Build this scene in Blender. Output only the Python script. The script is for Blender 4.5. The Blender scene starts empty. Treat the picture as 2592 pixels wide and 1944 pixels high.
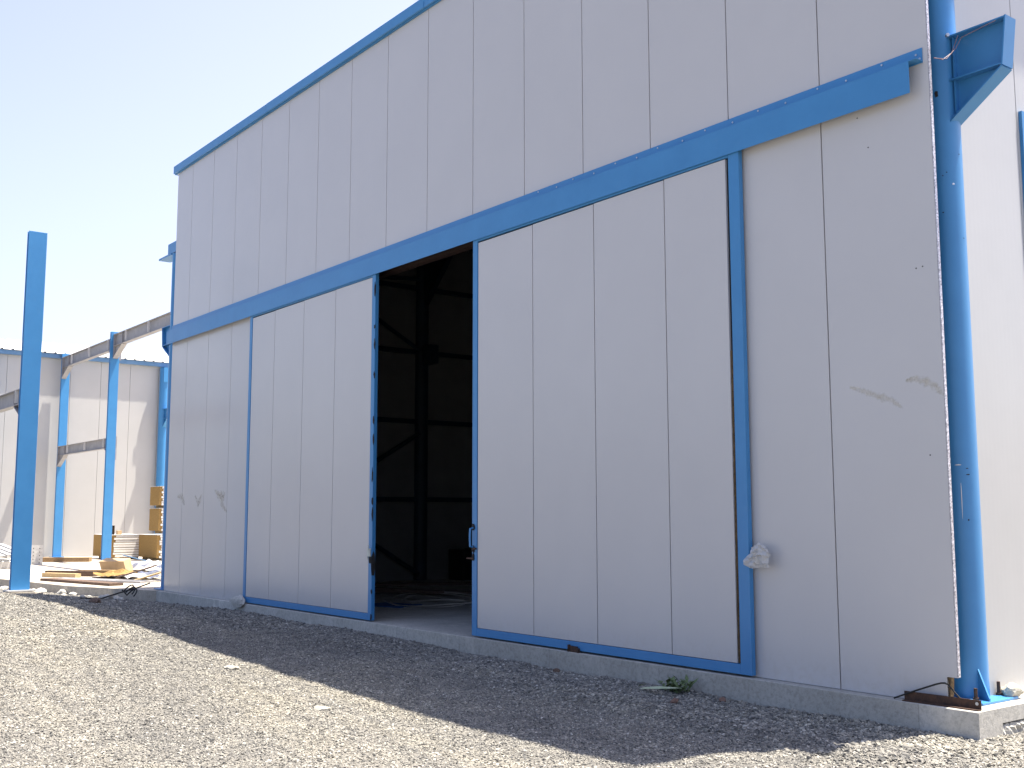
import bpy, math, random
import numpy as np
from mathutils import Matrix, Vector

random.seed(7)
rng = np.random.default_rng(11)
S = bpy.context.scene
COL = S.collection
R = math.radians

# ------------------------------------------------------------------ camera
CAM = np.array([4.4803, -7.4618, 1.3234])
cd = bpy.data.cameras.new('camera')
cam = bpy.data.objects.new('camera', cd)
COL.objects.link(cam)
YAW, PITCH, ROLL = -0.9145, 0.1194, -0.0012
fw = Vector((math.sin(YAW) * math.cos(PITCH), math.cos(YAW) * math.cos(PITCH), math.sin(PITCH)))
rt = Vector((math.cos(YAW), -math.sin(YAW), 0))
up = rt.cross(fw)
rt, up = rt * math.cos(ROLL) + up * math.sin(ROLL), up * math.cos(ROLL) - rt * math.sin(ROLL)
M = Matrix((rt, up, -fw)).transposed().to_4x4()
M.translation = Vector(CAM)
cam.matrix_world = M
cd.sensor_fit = 'HORIZONTAL'
cd.sensor_width = 36.0
cd.lens = 2784.8 / 2592 * 36
cd.clip_start = 0.05
cd.clip_end = 5000
S.camera = cam

# ------------------------------------------------------------------ sky and sun
SX, SY = 0.135, 0.288                      # the sun's lean towards +X and +Y per metre of height
ELEV = math.atan2(1, math.hypot(SX, SY))
AZ = math.atan2(SX, SY)
W = bpy.data.worlds.new('World')
S.world = W
W.use_nodes = True
nt = W.node_tree
bg = nt.nodes['Background']
sky = nt.nodes.new('ShaderNodeTexSky')
sky.sky_type = 'NISHITA'
sky.sun_disc = False
sky.sun_elevation = ELEV
sky.sun_rotation = AZ
sky.altitude = 0
sky.air_density = 1.0
sky.dust_density = 3.0
sky.ozone_density = 1.0
# bright summer haze: a pale veil, strongest low down and on the sun's side
tc = nt.nodes.new('ShaderNodeTexCoord')
dot = nt.nodes.new('ShaderNodeVectorMath')
dot.operation = 'DOT_PRODUCT'
dot.inputs[1].default_value = (0.0, 0.80, -0.60)
nt.links.new(tc.outputs['Generated'], dot.inputs[0])
mr = nt.nodes.new('ShaderNodeMapRange')
mr.interpolation_type = 'SMOOTHSTEP'
mr.inputs['From Min'].default_value = -1.1
mr.inputs['From Max'].default_value = 1.0
nt.links.new(dot.outputs['Value'], mr.inputs['Value'])
veil = nt.nodes.new('ShaderNodeMix')
veil.data_type = 'RGBA'
veil.inputs[6].default_value = (0, 0, 0, 1)
veil.inputs[7].default_value = (3.7, 3.2, 3.1, 1)
nt.links.new(mr.outputs[0], veil.inputs[0])
addc = nt.nodes.new('ShaderNodeMix')
addc.data_type = 'RGBA'
addc.blend_type = 'ADD'
addc.inputs[0].default_value = 1
tint = nt.nodes.new('ShaderNodeMix')          # the camera's cool daylight balance
tint.data_type = 'RGBA'
tint.blend_type = 'MULTIPLY'
tint.inputs[0].default_value = 1
tint.inputs[7].default_value = (0.93, 0.97, 1.13, 1)
nt.links.new(sky.outputs[0], tint.inputs[6])
nt.links.new(tint.outputs[2], addc.inputs[6])
nt.links.new(veil.outputs[2], addc.inputs[7])
nt.links.new(addc.outputs[2], bg.inputs[0])
bg.inputs[1].default_value = 0.06
sd = bpy.data.lights.new('sun', 'SUN')
sd.energy = 4.1
sd.angle = R(0.53)
sd.color = (1.0, 0.92, 0.79)
sun = bpy.data.objects.new('sun', sd)
COL.objects.link(sun)
sun.rotation_euler = Vector((SX, SY, 1)).to_track_quat('Z', 'Y').to_euler()
sun.location = (0, 0, 30)
S.view_settings.view_transform = 'Standard'
S.view_settings.look = 'None'
S.view_settings.gamma = 1
S.view_settings.use_curve_mapping = False
S.view_settings.exposure = 1.8

# ------------------------------------------------------------------ materials
def mat(name):
    m = bpy.data.materials.new(name)
    m.use_nodes = True
    t = m.node_tree
    return m, t, t.nodes['Principled BSDF']

def N(t, kind, **kw):
    n = t.nodes.new(kind)
    for k, v in kw.items():
        if k.startswith('_'):
            n.inputs[k[1:].replace('_', ' ')].default_value = v
        else:
            setattr(n, k, v)
    return n

def coords(t):
    return N(t, 'ShaderNodeNewGeometry').outputs['Position']

def ramp(t, src, stops):
    r = N(t, 'ShaderNodeValToRGB')
    cr = r.color_ramp
    while len(cr.elements) < len(stops):
        cr.elements.new(0.5)
    for e, (p, c) in zip(cr.elements, stops):
        e.position = p
        e.color = (*c, 1) if len(c) == 3 else c
    t.links.new(src, r.inputs[0])
    return r.outputs[0]

def noise(t, scale, detail=4, rough=0.55, vec=None, stretch=None):
    v = vec if vec is not None else coords(t)
    if stretch:
        mp = N(t, 'ShaderNodeMapping')
        mp.inputs['Scale'].default_value = stretch
        t.links.new(v, mp.inputs[0])
        v = mp.outputs[0]
    n = N(t, 'ShaderNodeTexNoise', _Scale=scale, _Detail=detail, _Roughness=rough)
    t.links.new(v, n.inputs['Vector'])
    return n.outputs['Fac']

def bump(t, b, h, strength, dist, normal=None):
    n = N(t, 'ShaderNodeBump', _Strength=strength, _Distance=dist)
    t.links.new(h, n.inputs['Height'])
    if normal is not None:
        t.links.new(normal, n.inputs['Normal'])
    if b is not None:
        t.links.new(n.outputs[0], b.inputs['Normal'])
    return n.outputs[0]

def mixc(t, fac, a, b, mode='MIX'):
    m = N(t, 'ShaderNodeMix', data_type='RGBA', blend_type=mode)
    if isinstance(fac, (int, float)):
        m.inputs[0].default_value = fac
    else:
        t.links.new(fac, m.inputs[0])
    for i, s in ((6, a), (7, b)):
        if isinstance(s, tuple):
            m.inputs[i].default_value = (*s, 1)
        else:
            t.links.new(s, m.inputs[i])
    return m.outputs[2]

def simple(name, c1, c2, scale=8, rough=0.6, metal=0.0, b=0.0, bs=40, stretch=None, spec=0.5):
    m, t, p = mat(name)
    f = noise(t, scale, 5, 0.6, stretch=stretch)
    t.links.new(ramp(t, f, [(0.3, c1), (0.7, c2)]), p.inputs['Base Color'])
    p.inputs['Roughness'].default_value = rough
    p.inputs['Metallic'].default_value = metal
    p.inputs['Specular IOR Level'].default_value = spec
    if b:
        bump(t, p, noise(t, bs, 4, 0.6, stretch=stretch), b, 0.01)
    return m

def sheet_material(name, c1, c2, axis, rough=0.22):
    """pre-painted sandwich panel sheet: faint micro-profile, slight oil-canning, light dust"""
    m, t, p = mat(name)
    f = noise(t, 0.9, 5, 0.6)
    col = ramp(t, f, [(0.35, c1), (0.68, c2)])
    # splash dirt low on the sheet
    sep = N(t, 'ShaderNodeSeparateXYZ')
    t.links.new(coords(t), sep.inputs[0])
    low = N(t, 'ShaderNodeMapRange')
    low.inputs['From Min'].default_value = 0.28
    low.inputs['From Max'].default_value = -0.05
    t.links.new(sep.outputs['Z'], low.inputs['Value'])
    mul = N(t, 'ShaderNodeMath', operation='MULTIPLY')
    t.links.new(low.outputs[0], mul.inputs[0])
    t.links.new(ramp(t, noise(t, 14, 6, 0.75), [(0.45, (0, 0, 0)), (0.75, (0.5, 0.5, 0.5))]), mul.inputs[1])
    col = mixc(t, mul.outputs[0], col, (0.42, 0.38, 0.32))
    t.links.new(col, p.inputs['Base Color'])
    rr = N(t, 'ShaderNodeMapRange')
    rr.inputs['To Min'].default_value = rough - 0.015
    rr.inputs['To Max'].default_value = rough + 0.03
    t.links.new(noise(t, 2.0, 5, 0.6), rr.inputs['Value'])
    t.links.new(rr.outputs[0], p.inputs['Roughness'])
    p.inputs['Specular IOR Level'].default_value = 0.5
    wv = N(t, 'ShaderNodeTexWave', wave_type='BANDS', bands_direction=axis, wave_profile='SIN')
    wv.inputs['Scale'].default_value = 5.0
    wv.inputs['Distortion'].default_value = 0
    t.links.new(coords(t), wv.inputs['Vector'])
    n1 = bump(t, None, wv.outputs['Fac'], 0.10, 0.002)
    bump(t, p, noise(t, 0.5, 1, 0.4), 0.10, 0.02, n1)
    return m

M_SHEET = sheet_material('painted_sheet', (0.535, 0.528, 0.53), (0.552, 0.545, 0.547), 'X')
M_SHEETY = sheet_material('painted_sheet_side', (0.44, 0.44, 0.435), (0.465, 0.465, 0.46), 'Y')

def blue_material():
    m, t, p = mat('blue_paint')
    f = noise(t, 3, 6, 0.65)
    col = ramp(t, f, [(0.3, (0.048, 0.218, 0.475)), (0.7, (0.056, 0.243, 0.515))])
    d = noise(t, 9, 6, 0.7)
    col = mixc(t, ramp(t, d, [(0.56, (0, 0, 0)), (0.8, (0.3, 0.3, 0.3))]), col, (0.09, 0.25, 0.48))
    sc = noise(t, 120, 3, 0.7)
    col = mixc(t, ramp(t, sc, [(0.735, (0, 0, 0)), (0.77, (0.8, 0.8, 0.8))]), col, (0.03, 0.06, 0.12))
    t.links.new(col, p.inputs['Base Color'])
    p.inputs['Roughness'].default_value = 0.36
    bump(t, p, noise(t, 30, 3), 0.05, 0.004)
    return m
M_BLUE = blue_material()

def concrete_material(name, a, b, bays=False):
    m, t, p = mat(name)
    f = noise(t, 1.6, 8, 0.68)
    col = ramp(t, f, [(0.3, a), (0.72, b)])
    s = noise(t, 26, 6, 0.75)
    col = mixc(t, ramp(t, s, [(0.45, (0, 0, 0)), (0.72, (0.75, 0.75, 0.75))]), col, (a[0] * 0.6, a[1] * 0.6, a[2] * 0.58))
    w = noise(t, 3, 6, 0.7, stretch=(1, 1, 0.5))
    col = mixc(t, ramp(t, w, [(0.54, (0, 0, 0)), (0.72, (0.65, 0.65, 0.65))]), col, (b[0] * 1.2, b[1] * 1.19, b[2] * 1.16))
    v = N(t, 'ShaderNodeTexVoronoi', _Scale=38.0)
    t.links.new(coords(t), v.inputs['Vector'])
    col = mixc(t, ramp(t, v.outputs['Distance'], [(0.07, (0.7, 0.7, 0.7)), (0.13, (0, 0, 0))]), col, (a[0] * 0.4, a[1] * 0.4, a[2] * 0.4))
    if bays:
        sp = N(t, 'ShaderNodeSeparateXYZ')
        t.links.new(coords(t), sp.inputs[0])
        v1 = N(t, 'ShaderNodeTexVoronoi', voronoi_dimensions='1D', _Scale=0.55)
        t.links.new(sp.outputs['X'], v1.inputs['W'])
        s1 = N(t, 'ShaderNodeSeparateColor')
        t.links.new(v1.outputs['Color'], s1.inputs[0])
        col = mixc(t, 0.6, col, ramp(t, s1.outputs[0], [(0.0, (0.72, 0.70, 0.66)), (0.5, (1, 0.98, 0.94)), (1.0, (1.15, 1.15, 1.14))]), 'MULTIPLY')
        v2 = N(t, 'ShaderNodeTexVoronoi', voronoi_dimensions='1D', feature='DISTANCE_TO_EDGE', _Scale=0.55)
        t.links.new(sp.outputs['X'], v2.inputs['W'])
        col = mixc(t, ramp(t, v2.outputs['Distance'], [(0.0, (0.4, 0.4, 0.4)), (0.004, (0, 0, 0))]), col, (0.1, 0.095, 0.085))
    t.links.new(col, p.inputs['Base Color'])
    p.inputs['Roughness'].default_value = 0.85
    p.inputs['Specular IOR Level'].default_value = 0.25
    n1 = bump(t, None, noise(t, 45, 6, 0.7), 0.35, 0.008)
    bump(t, p, noise(t, 6, 5, 0.6), 0.4, 0.02, n1)
    return m
M_CONC = concrete_material('cast_concrete', (0.42, 0.41, 0.375), (0.56, 0.545, 0.51), True)
M_YARD = concrete_material('yard_concrete', (0.43, 0.38, 0.31), (0.55, 0.495, 0.415))
M_FLOOR = concrete_material('floor_concrete', (0.22, 0.21, 0.19), (0.30, 0.29, 0.27))

def ground_tone(t, col):
    pos = coords(t)
    trk = noise(t, 1.1, 4, 0.6, pos, (0.22, 1.0, 1.0))
    col = mixc(t, 1.0, col, ramp(t, trk, [(0.34, (0.86, 0.865, 0.88)), (0.50, (1.0, 1.0, 1.0)), (0.66, (1.14, 1.12, 1.06))]), 'MULTIPLY')
    fine = noise(t, 5.0, 4, 0.65, pos)
    return mixc(t, 1.0, col, ramp(t, fine, [(0.36, (0.86, 0.86, 0.87)), (0.64, (1.12, 1.11, 1.09))]), 'MULTIPLY')

def gravel_material():
    m, t, p = mat('gravel_bed')
    pos = coords(t)
    v1 = N(t, 'ShaderNodeTexVoronoi', _Scale=85.0)
    v2 = N(t, 'ShaderNodeTexVoronoi', _Scale=170.0)
    for v in (v1, v2):
        t.links.new(pos, v.inputs['Vector'])
    sep = N(t, 'ShaderNodeSeparateColor')
    t.links.new(v1.outputs['Color'], sep.inputs[0])
    col = ramp(t, sep.outputs[0], [(0.0, (0.11, 0.11, 0.108)), (0.55, (0.21, 0.20, 0.18)), (1.0, (0.32, 0.305, 0.27))])
    sep2 = N(t, 'ShaderNodeSeparateColor')
    t.links.new(v2.outputs['Color'], sep2.inputs[0])
    col = mixc(t, 0.5, col, ramp(t, sep2.outputs[1], [(0.0, (0.09, 0.09, 0.088)), (1.0, (0.32, 0.31, 0.29))]))
    big = noise(t, 0.55, 6, 0.62)
    col = mixc(t, ramp(t, big, [(0.40, (0, 0, 0)), (0.65, (0.55, 0.55, 0.55))]), col, (0.27, 0.255, 0.225))
    col = ground_tone(t, col)
    t.links.new(col, p.inputs['Base Color'])
    p.inputs['Roughness'].default_value = 0.9
    p.inputs['Specular IOR Level'].default_value = 0.2
    n1 = bump(t, None, v1.outputs['Distance'], 0.9, 0.012)
    bump(t, p, v2.outputs['Distance'], 0.7, 0.006, n1)
    return m
M_GRAVEL = gravel_material()

def stone_material():
    m, t, p = mat('crushed_stone')
    oi = N(t, 'ShaderNodeObjectInfo')
    col = ramp(t, oi.outputs['Random'], [(0.0, (0.10, 0.10, 0.097)), (0.35, (0.193, 0.187, 0.171)), (0.75, (0.27, 0.257, 0.226)), (0.93, (0.35, 0.333, 0.29)), (1.0, (0.48, 0.462, 0.42))])
    col = ground_tone(t, col)
    t.links.new(col, p.inputs['Base Color'])
    p.inputs['Roughness'].default_value = 0.8
    p.inputs['Specular IOR Level'].default_value = 0.3
    return m
M_STONE = stone_material()

M_PRIMER = simple('grey_primer', (0.26, 0.26, 0.275), (0.35, 0.345, 0.36), 5, 0.6)
M_GALV = simple('galvanised_steel', (0.42, 0.42, 0.42), (0.58, 0.58, 0.57), 14, 0.45, 0.35)
M_RUST = simple('rusty_steel', (0.035, 0.022, 0.018), (0.10, 0.05, 0.03), 30, 0.75, 0.2, 0.3)
M_BLACK = simple('burnt_paint', (0.008, 0.008, 0.009), (0.03, 0.026, 0.024), 50, 0.85)
M_DARK = simple('dark_rubber', (0.012, 0.012, 0.012), (0.025, 0.024, 0.022), 20, 0.8)
M_WOOL = simple('mineral_wool', (0.24, 0.15, 0.055), (0.36, 0.24, 0.10), 10, 0.95, 0, 0.4, 30, (1, 1, 12), 0.1)
M_FOAM = simple('foam_edge', (0.05, 0.032, 0.014), (0.15, 0.095, 0.04), 40, 0.95, 0, 0.5, 60)
M_WHITE = simple('white_sheet_edges', (0.66, 0.65, 0.63), (0.76, 0.75, 0.73), 6, 0.4)
M_FOIL = simple('foil_edge', (0.12, 0.11, 0.14), (0.95, 0.93, 0.97), 75, 0.35, 0.3)  # foil glitter painted as pale and dark speckle
M_WOOD = simple('old_timber', (0.20, 0.125, 0.065), (0.36, 0.25, 0.14), 6, 0.85, 0, 0.3, 20, (1, 8, 8), 0.2)
M_WOODP = simple('pale_timber', (0.40, 0.29, 0.15), (0.56, 0.43, 0.25), 6, 0.85, 0, 0.2, 20, (1, 8, 8), 0.2)
M_WOODD = simple('dark_timber', (0.085, 0.055, 0.045), (0.17, 0.12, 0.09), 6, 0.85, 0, 0.3, 20, (1, 8, 8), 0.2)
M_CARD = simple('cardboard', (0.36, 0.25, 0.14), (0.46, 0.33, 0.20), 5, 0.9)
M_ROOF = simple('white_roof_sheet', (0.74, 0.73, 0.70), (0.80, 0.79, 0.76), 2, 0.4)
M_GUTTER = simple('gutter_blue', (0.09, 0.20, 0.36), (0.13, 0.25, 0.42), 3, 0.4)
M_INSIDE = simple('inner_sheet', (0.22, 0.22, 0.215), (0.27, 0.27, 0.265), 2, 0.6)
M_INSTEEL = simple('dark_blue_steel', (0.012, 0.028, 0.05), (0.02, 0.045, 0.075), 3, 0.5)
M_RED = simple('red_primer', (0.016, 0.006, 0.005), (0.028, 0.009, 0.006), 5, 0.7)
M_PALECABLE = simple('pale_hose', (0.34, 0.32, 0.28), (0.46, 0.43, 0.38), 8, 0.6)
M_LEAF = simple('weed_leaf', (0.06, 0.10, 0.03), (0.16, 0.21, 0.09), 12, 0.7)
M_LEAFP = simple('pale_leaf', (0.34, 0.40, 0.24), (0.46, 0.50, 0.34), 9, 0.7)
M_BRICK = simple('brick_red', (0.15, 0.085, 0.065), (0.23, 0.14, 0.10), 20, 0.9, 0, 0.4)
M_ROCK = simple('pale_rock', (0.26, 0.245, 0.21), (0.46, 0.44, 0.38), 9, 0.9, 0, 0.8, 18)
M_ZINC = simple('zinc_screw', (0.45, 0.47, 0.50), (0.65, 0.67, 0.70), 20, 0.35, 0.6)
M_PALEMETAL = simple('pale_lock', (0.45, 0.47, 0.42), (0.60, 0.62, 0.56), 20, 0.5)
M_PINK = simple('pink_wire', (0.24, 0.15, 0.17), (0.34, 0.24, 0.27), 5, 0.6)
M_GLASSDARK = simple('bottle_glass', (0.015, 0.01, 0.006), (0.03, 0.018, 0.01), 5, 0.12)
M_BLUESHEET = simple('blue_tarp', (0.02, 0.07, 0.22), (0.03, 0.10, 0.28), 9, 0.6)

def glass_material():
    m, t, p = mat('window_glass')
    p.inputs['Base Color'].default_value = (0.03, 0.04, 0.05, 1)
    p.inputs['Roughness'].default_value = 0.03
    p.inputs['Specular IOR Level'].default_value = 0.8
    p.inputs['Coat Weight'].default_value = 1.0
    return m
M_GLASS = glass_material()

def plastic_material():
    m, t, p = mat('thin_plastic')
    p.inputs['Base Color'].default_value = (0.68, 0.67, 0.65, 1)
    p.inputs['Roughness'].default_value = 0.3
    p.inputs['Subsurface Weight'].default_value = 0.0
    tr = N(t, 'ShaderNodeBsdfTransparent')
    mx = N(t, 'ShaderNodeMixShader')
    mx.inputs[0].default_value = 0.62
    t.links.new(tr.outputs[0], mx.inputs[1])
    t.links.new(p.outputs[0], mx.inputs[2])
    t.links.new(mx.outputs[0], t.nodes['Material Output'].inputs['Surface'])
    return m
M_PLASTIC = plastic_material()

def mud_material():
    m, t, p = mat('dried_mud')
    p.inputs['Base Color'].default_value = (0.60, 0.54, 0.40, 1)
    p.inputs['Roughness'].default_value = 0.9
    tr = N(t, 'ShaderNodeBsdfTransparent')
    mx = N(t, 'ShaderNodeMixShader')
    at = N(t, 'ShaderNodeAttribute', attribute_name='cover')
    f = ramp(t, noise(t, 22, 6, 0.7), [(0.33, (0, 0, 0)), (0.62, (1, 1, 1))])
    mu = N(t, 'ShaderNodeMath', operation='MULTIPLY')
    t.links.new(f, mu.inputs[0])
    t.links.new(at.outputs['Fac'], mu.inputs[1])
    t.links.new(mu.outputs[0], mx.inputs[0])
    t.links.new(tr.outputs[0], mx.inputs[1])
    t.links.new(p.outputs[0], mx.inputs[2])
    t.links.new(mx.outputs[0], t.nodes['Material Output'].inputs['Surface'])
    return m
M_MUD = mud_material()

# ------------------------------------------------------------------ mesh helpers
def world_at(o):
    p = Vector((0, 0, 0))
    while o is not None:
        p += o.location
        if o.parent is not None:
            p += o.matrix_parent_inverse.translation
        o = o.parent
    return p

class MB:
    def __init__(self):
        self.v, self.f = [], []
    def add(self, vs, fs):
        o = len(self.v)
        self.v += [tuple(v) for v in vs]
        self.f += [tuple(i + o for i in f) for f in fs]
        return self
    def box(self, x0, x1, y0, y1, z0, z1, c=0.0):
        if c <= 0:
            return self.add([(x0, y0, z0), (x1, y0, z0), (x1, y1, z0), (x0, y1, z0), (x0, y0, z1), (x1, y0, z1), (x1, y1, z1), (x0, y1, z1)],
                            [(0, 3, 2, 1), (4, 5, 6, 7), (0, 1, 5, 4), (1, 2, 6, 5), (2, 3, 7, 6), (3, 0, 4, 7)])
        rx, ry, rz = x0 + c, y0 + c, z0 + c
        X, Y, Z = x1 - c, y1 - c, z1 - c
        vs, idx = [], {}
        for sx in (0, 1):
            for sy in (0, 1):
                for sz in (0, 1):
                    ox, oy, oz = (x0, x1)[sx], (y0, y1)[sy], (z0, z1)[sz]
                    ix, iy, iz = (rx, X)[sx], (ry, Y)[sy], (rz, Z)[sz]
                    for a, p in (('x', (ox, iy, iz)), ('y', (ix, oy, iz)), ('z', (ix, iy, oz))):
                        idx[(sx, sy, sz, a)] = len(vs)
                        vs.append(p)
        g = lambda *k: idx[k]
        fs = []
        for s in (0, 1):
            q = [g(s, 0, 0, 'x'), g(s, 1, 0, 'x'), g(s, 1, 1, 'x'), g(s, 0, 1, 'x')]
            fs.append(q if s else q[::-1])
            q = [g(0, s, 0, 'y'), g(0, s, 1, 'y'), g(1, s, 1, 'y'), g(1, s, 0, 'y')]
            fs.append(q if s else q[::-1])
            q = [g(0, 0, s, 'z'), g(1, 0, s, 'z'), g(1, 1, s, 'z'), g(0, 1, s, 'z')]
            fs.append(q if s else q[::-1])
        for s in (0, 1):
            for u in (0, 1):
                fs.append([g(s, u, 0, 'x'), g(s, u, 1, 'x'), g(s, u, 1, 'y'), g(s, u, 0, 'y')])
                fs.append([g(s, 0, u, 'x'), g(s, 1, u, 'x'), g(s, 1, u, 'z'), g(s, 0, u, 'z')])
                fs.append([g(0, s, u, 'y'), g(1, s, u, 'y'), g(1, s, u, 'z'), g(0, s, u, 'z')])
        for a in (0, 1):
            for b in (0, 1):
                for c2 in (0, 1):
                    fs.append([g(a, b, c2, 'x'), g(a, b, c2, 'y'), g(a, b, c2, 'z')])
        return self.add(vs, fs)
    def prism(self, poly, axis, a, b):
        """polygon in the plane across `axis`, extruded from a to b"""
        n = len(poly)
        def P(p, t):
            return {'x': (t, p[0], p[1]), 'y': (p[0], t, p[1]), 'z': (p[0], p[1], t)}[axis]
        vs = [P(p, a) for p in poly] + [P(p, b) for p in poly]
        fs = [tuple(range(n)), tuple(range(2 * n - 1, n - 1, -1))]
        fs += [(i, i + n, (i + 1) % n + n, (i + 1) % n) for i in range(n)]
        return self.add(vs, fs)
    def obox(self, c, u, v, w):
        """box round centre c with half-axis vectors u, v, w"""
        c, u, v, w = map(Vector, (c, u, v, w))
        vs = [c + a * u + b * v + d * w for d in (-1, 1) for a, b in ((-1, -1), (1, -1), (1, 1), (-1, 1))]
        return self.add(vs, [(0, 3, 2, 1), (4, 5, 6, 7), (0, 1, 5, 4), (1, 2, 6, 5), (2, 3, 7, 6), (3, 0, 4, 7)])
    def tube(self, pts, r, n=8, r1=None):
        pts = [Vector(p) for p in pts]
        rings = []
        prev = None
        for i, p in enumerate(pts):
            d = (pts[min(i + 1, len(pts) - 1)] - pts[max(i - 1, 0)]).normalized()
            a = prev if prev is not None else (Vector((0, 0, 1)) if abs(d.z) < 0.9 else Vector((1, 0, 0)))
            a = (a - d * a.dot(d)).normalized()
            prev = a
            b = d.cross(a)
            rad = r if r1 is None else r + (r1 - r) * i / (len(pts) - 1)
            rings.append([p + (a * math.cos(k * 2 * math.pi / n) + b * math.sin(k * 2 * math.pi / n)) * rad for k in range(n)])
        vs = [v for q in rings for v in q]
        fs = []
        for i in range(len(pts) - 1):
            for k in range(n):
                fs.append((i * n + k, i * n + (k + 1) % n, (i + 1) * n + (k + 1) % n, (i + 1) * n + k))
        fs.append(tuple(range(n - 1, -1, -1)))
        fs.append(tuple((len(pts) - 1) * n + k for k in range(n)))
        return self.add(vs, fs)
    def blob(self, c, rx, ry, rz, sub=2, amp=0.3, seed=0, flat=0.0):
        import bmesh
        bm = bmesh.new()
        bmesh.ops.create_icosphere(bm, subdivisions=sub, radius=1)
        rs = np.random.default_rng(seed)
        ds = rs.normal(size=(9, 3))
        ds /= np.linalg.norm(ds, axis=1)[:, None]
        hs = rs.uniform(0.55, 0.95, 9)
        vs = []
        for v in bm.verts:
            p = np.array(v.co)
            k = 1.0
            for d, h in zip(ds, hs):
                q = p @ d
                if q > 0.01:
                    k = min(k, h / q) if flat else k
            p = p * k * (1 + amp * (rs.random() - 0.5))
            vs.append((c[0] + p[0] * rx, c[1] + p[1] * ry, c[2] + p[2] * rz))
        fs = [tuple(v.index for v in f.verts) for f in bm.faces]
        bm.free()
        return self.add(vs, fs)
    def build(self, name, m, parent=None, smooth=False, label=None):
        me = bpy.data.meshes.new(name)
        me.from_pydata(self.v, [], self.f)
        me.update()
        import bmesh
        bm = bmesh.new()
        bm.from_mesh(me)
        bmesh.ops.recalc_face_normals(bm, faces=bm.faces)
        bm.to_mesh(me)
        bm.free()
        if smooth:
            me.polygons.foreach_set('use_smooth', [True] * len(me.polygons))
            try:
                me.set_sharp_from_angle(angle=R(40))
            except Exception:
                pass
        me.materials.append(m)
        o = bpy.data.objects.new(name, me)
        COL.objects.link(o)
        if parent is not None:
            o.parent = parent
            o.matrix_parent_inverse = Matrix.Translation(-world_at(parent))
        if label:
            o['label'] = label
        return o

def tag(o, label, cat, group=None):
    o['label'] = label
    o['category'] = cat
    if group:
        o['group'] = group
    return o

def thing(name, label, cat, loc=(0, 0, 0), group=None):
    o = bpy.data.objects.new(name, None)
    o.empty_display_size = 0.2
    o.location = loc
    COL.objects.link(o)
    return tag(o, label, cat, group)

def dup(o, parent=None, shift=(0, 0, 0)):
    """copy of a thing or part with all it carries"""
    c = o.copy()
    COL.objects.link(c)
    c.parent = parent
    if parent is None:
        c.location = o.location + Vector(shift)
    for ch in list(o.children):
        dup(ch, c)
    return c

# ------------------------------------------------------------------ the ground
ZS = -0.035                                # top of the concrete plinth and the yard slab
def lattice(x, y, s, seed):
    xi, yi = np.floor(x / s).astype(np.int64), np.floor(y / s).astype(np.int64)
    fx, fy = x / s - xi, y / s - yi
    fx, fy = fx * fx * (3 - 2 * fx), fy * fy * (3 - 2 * fy)
    def h(a, b):
        n = (a * 374761393 + b * 668265263 + seed * 974711) & 0x7fffffff
        n = ((n ^ (n >> 13)) * 1274126177) & 0x7fffffff
        return ((n ^ (n >> 16)) & 0xffff) / 65535.0
    a, b, c, d = h(xi, yi), h(xi + 1, yi), h(xi, yi + 1), h(xi + 1, yi + 1)
    return (a * (1 - fx) + b * fx) * (1 - fy) + (c * (1 - fx) + d * fx) * fy - 0.5

def sm(t):
    t = np.clip(t, 0, 1)
    return t * t * (3 - 2 * t)

def gz(x, y):
    x = np.asarray(x, float)
    y = np.asarray(y, float)
    outer = np.interp(x, [-24, -17, -14.6, -13, -11, -8, -5.9, -4.3, -3.2, -1.5, 6], [-0.09, -0.055, -0.05, -0.06, -0.085, -0.16, -0.215, -0.25, -0.27, -0.265, -0.25])
    foot = np.interp(x, [-24, -15, -13, -11, -8.7, -7.3, -6, -4.5, -3, -1.6, -0.3, 6], [-0.19, -0.22, -0.19, -0.165, -0.15, -0.17, -0.215, -0.235, -0.225, -0.23, -0.225, -0.225])
    ey = np.where(x > -15.78, -0.108, np.where(x > -17.35, -0.1 + (x + 15.78) * 0.331, np.where(x > -20.5, -0.62 + (x + 17.35) * 0.2, -1.25 + (x + 20.5) * 0.1)))
    d = np.maximum(ey - y, 0)
    k = sm(d / 2.1)
    base = foot * (1 - k) + outer * k
    bank = 0.03 * lattice(x, y * 0 + 1, 0.9, 3) * np.exp(-(d / 0.42) ** 2)
    rut = -0.02 * np.exp(-((y + 1.35 + 0.06 * x) / 0.22) ** 2) * sm((x + 6) / 3) * sm((2 - x) / 1.5)
    ridge = 0.018 * np.exp(-((y + 1.02 + 0.06 * x) / 0.15) ** 2) * sm((x + 6) / 3) * sm((2 - x) / 1.5)
    right = 0.03 * sm((x - 0.2) / 0.8) * sm((y + 1.5) / 1.5)
    near = np.exp(-((np.hypot(x + 4, y + 3)) / 16) ** 2)
    n = 0.045 * lattice(x, y, 1.3, 1) + 0.022 * lattice(x, y, 0.45, 2) + 0.012 * lattice(x, y, 0.16, 4) + 0.007 * lattice(x, y, 0.07, 5)
    return base + bank + rut + ridge + right + n * (0.35 + 0.65 * near)

def axis(parts):
    out = []
    for a, b, s in parts:
        out += list(np.arange(a, b - 1e-6, s))
    return np.array(out + [parts[-1][1]])

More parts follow.
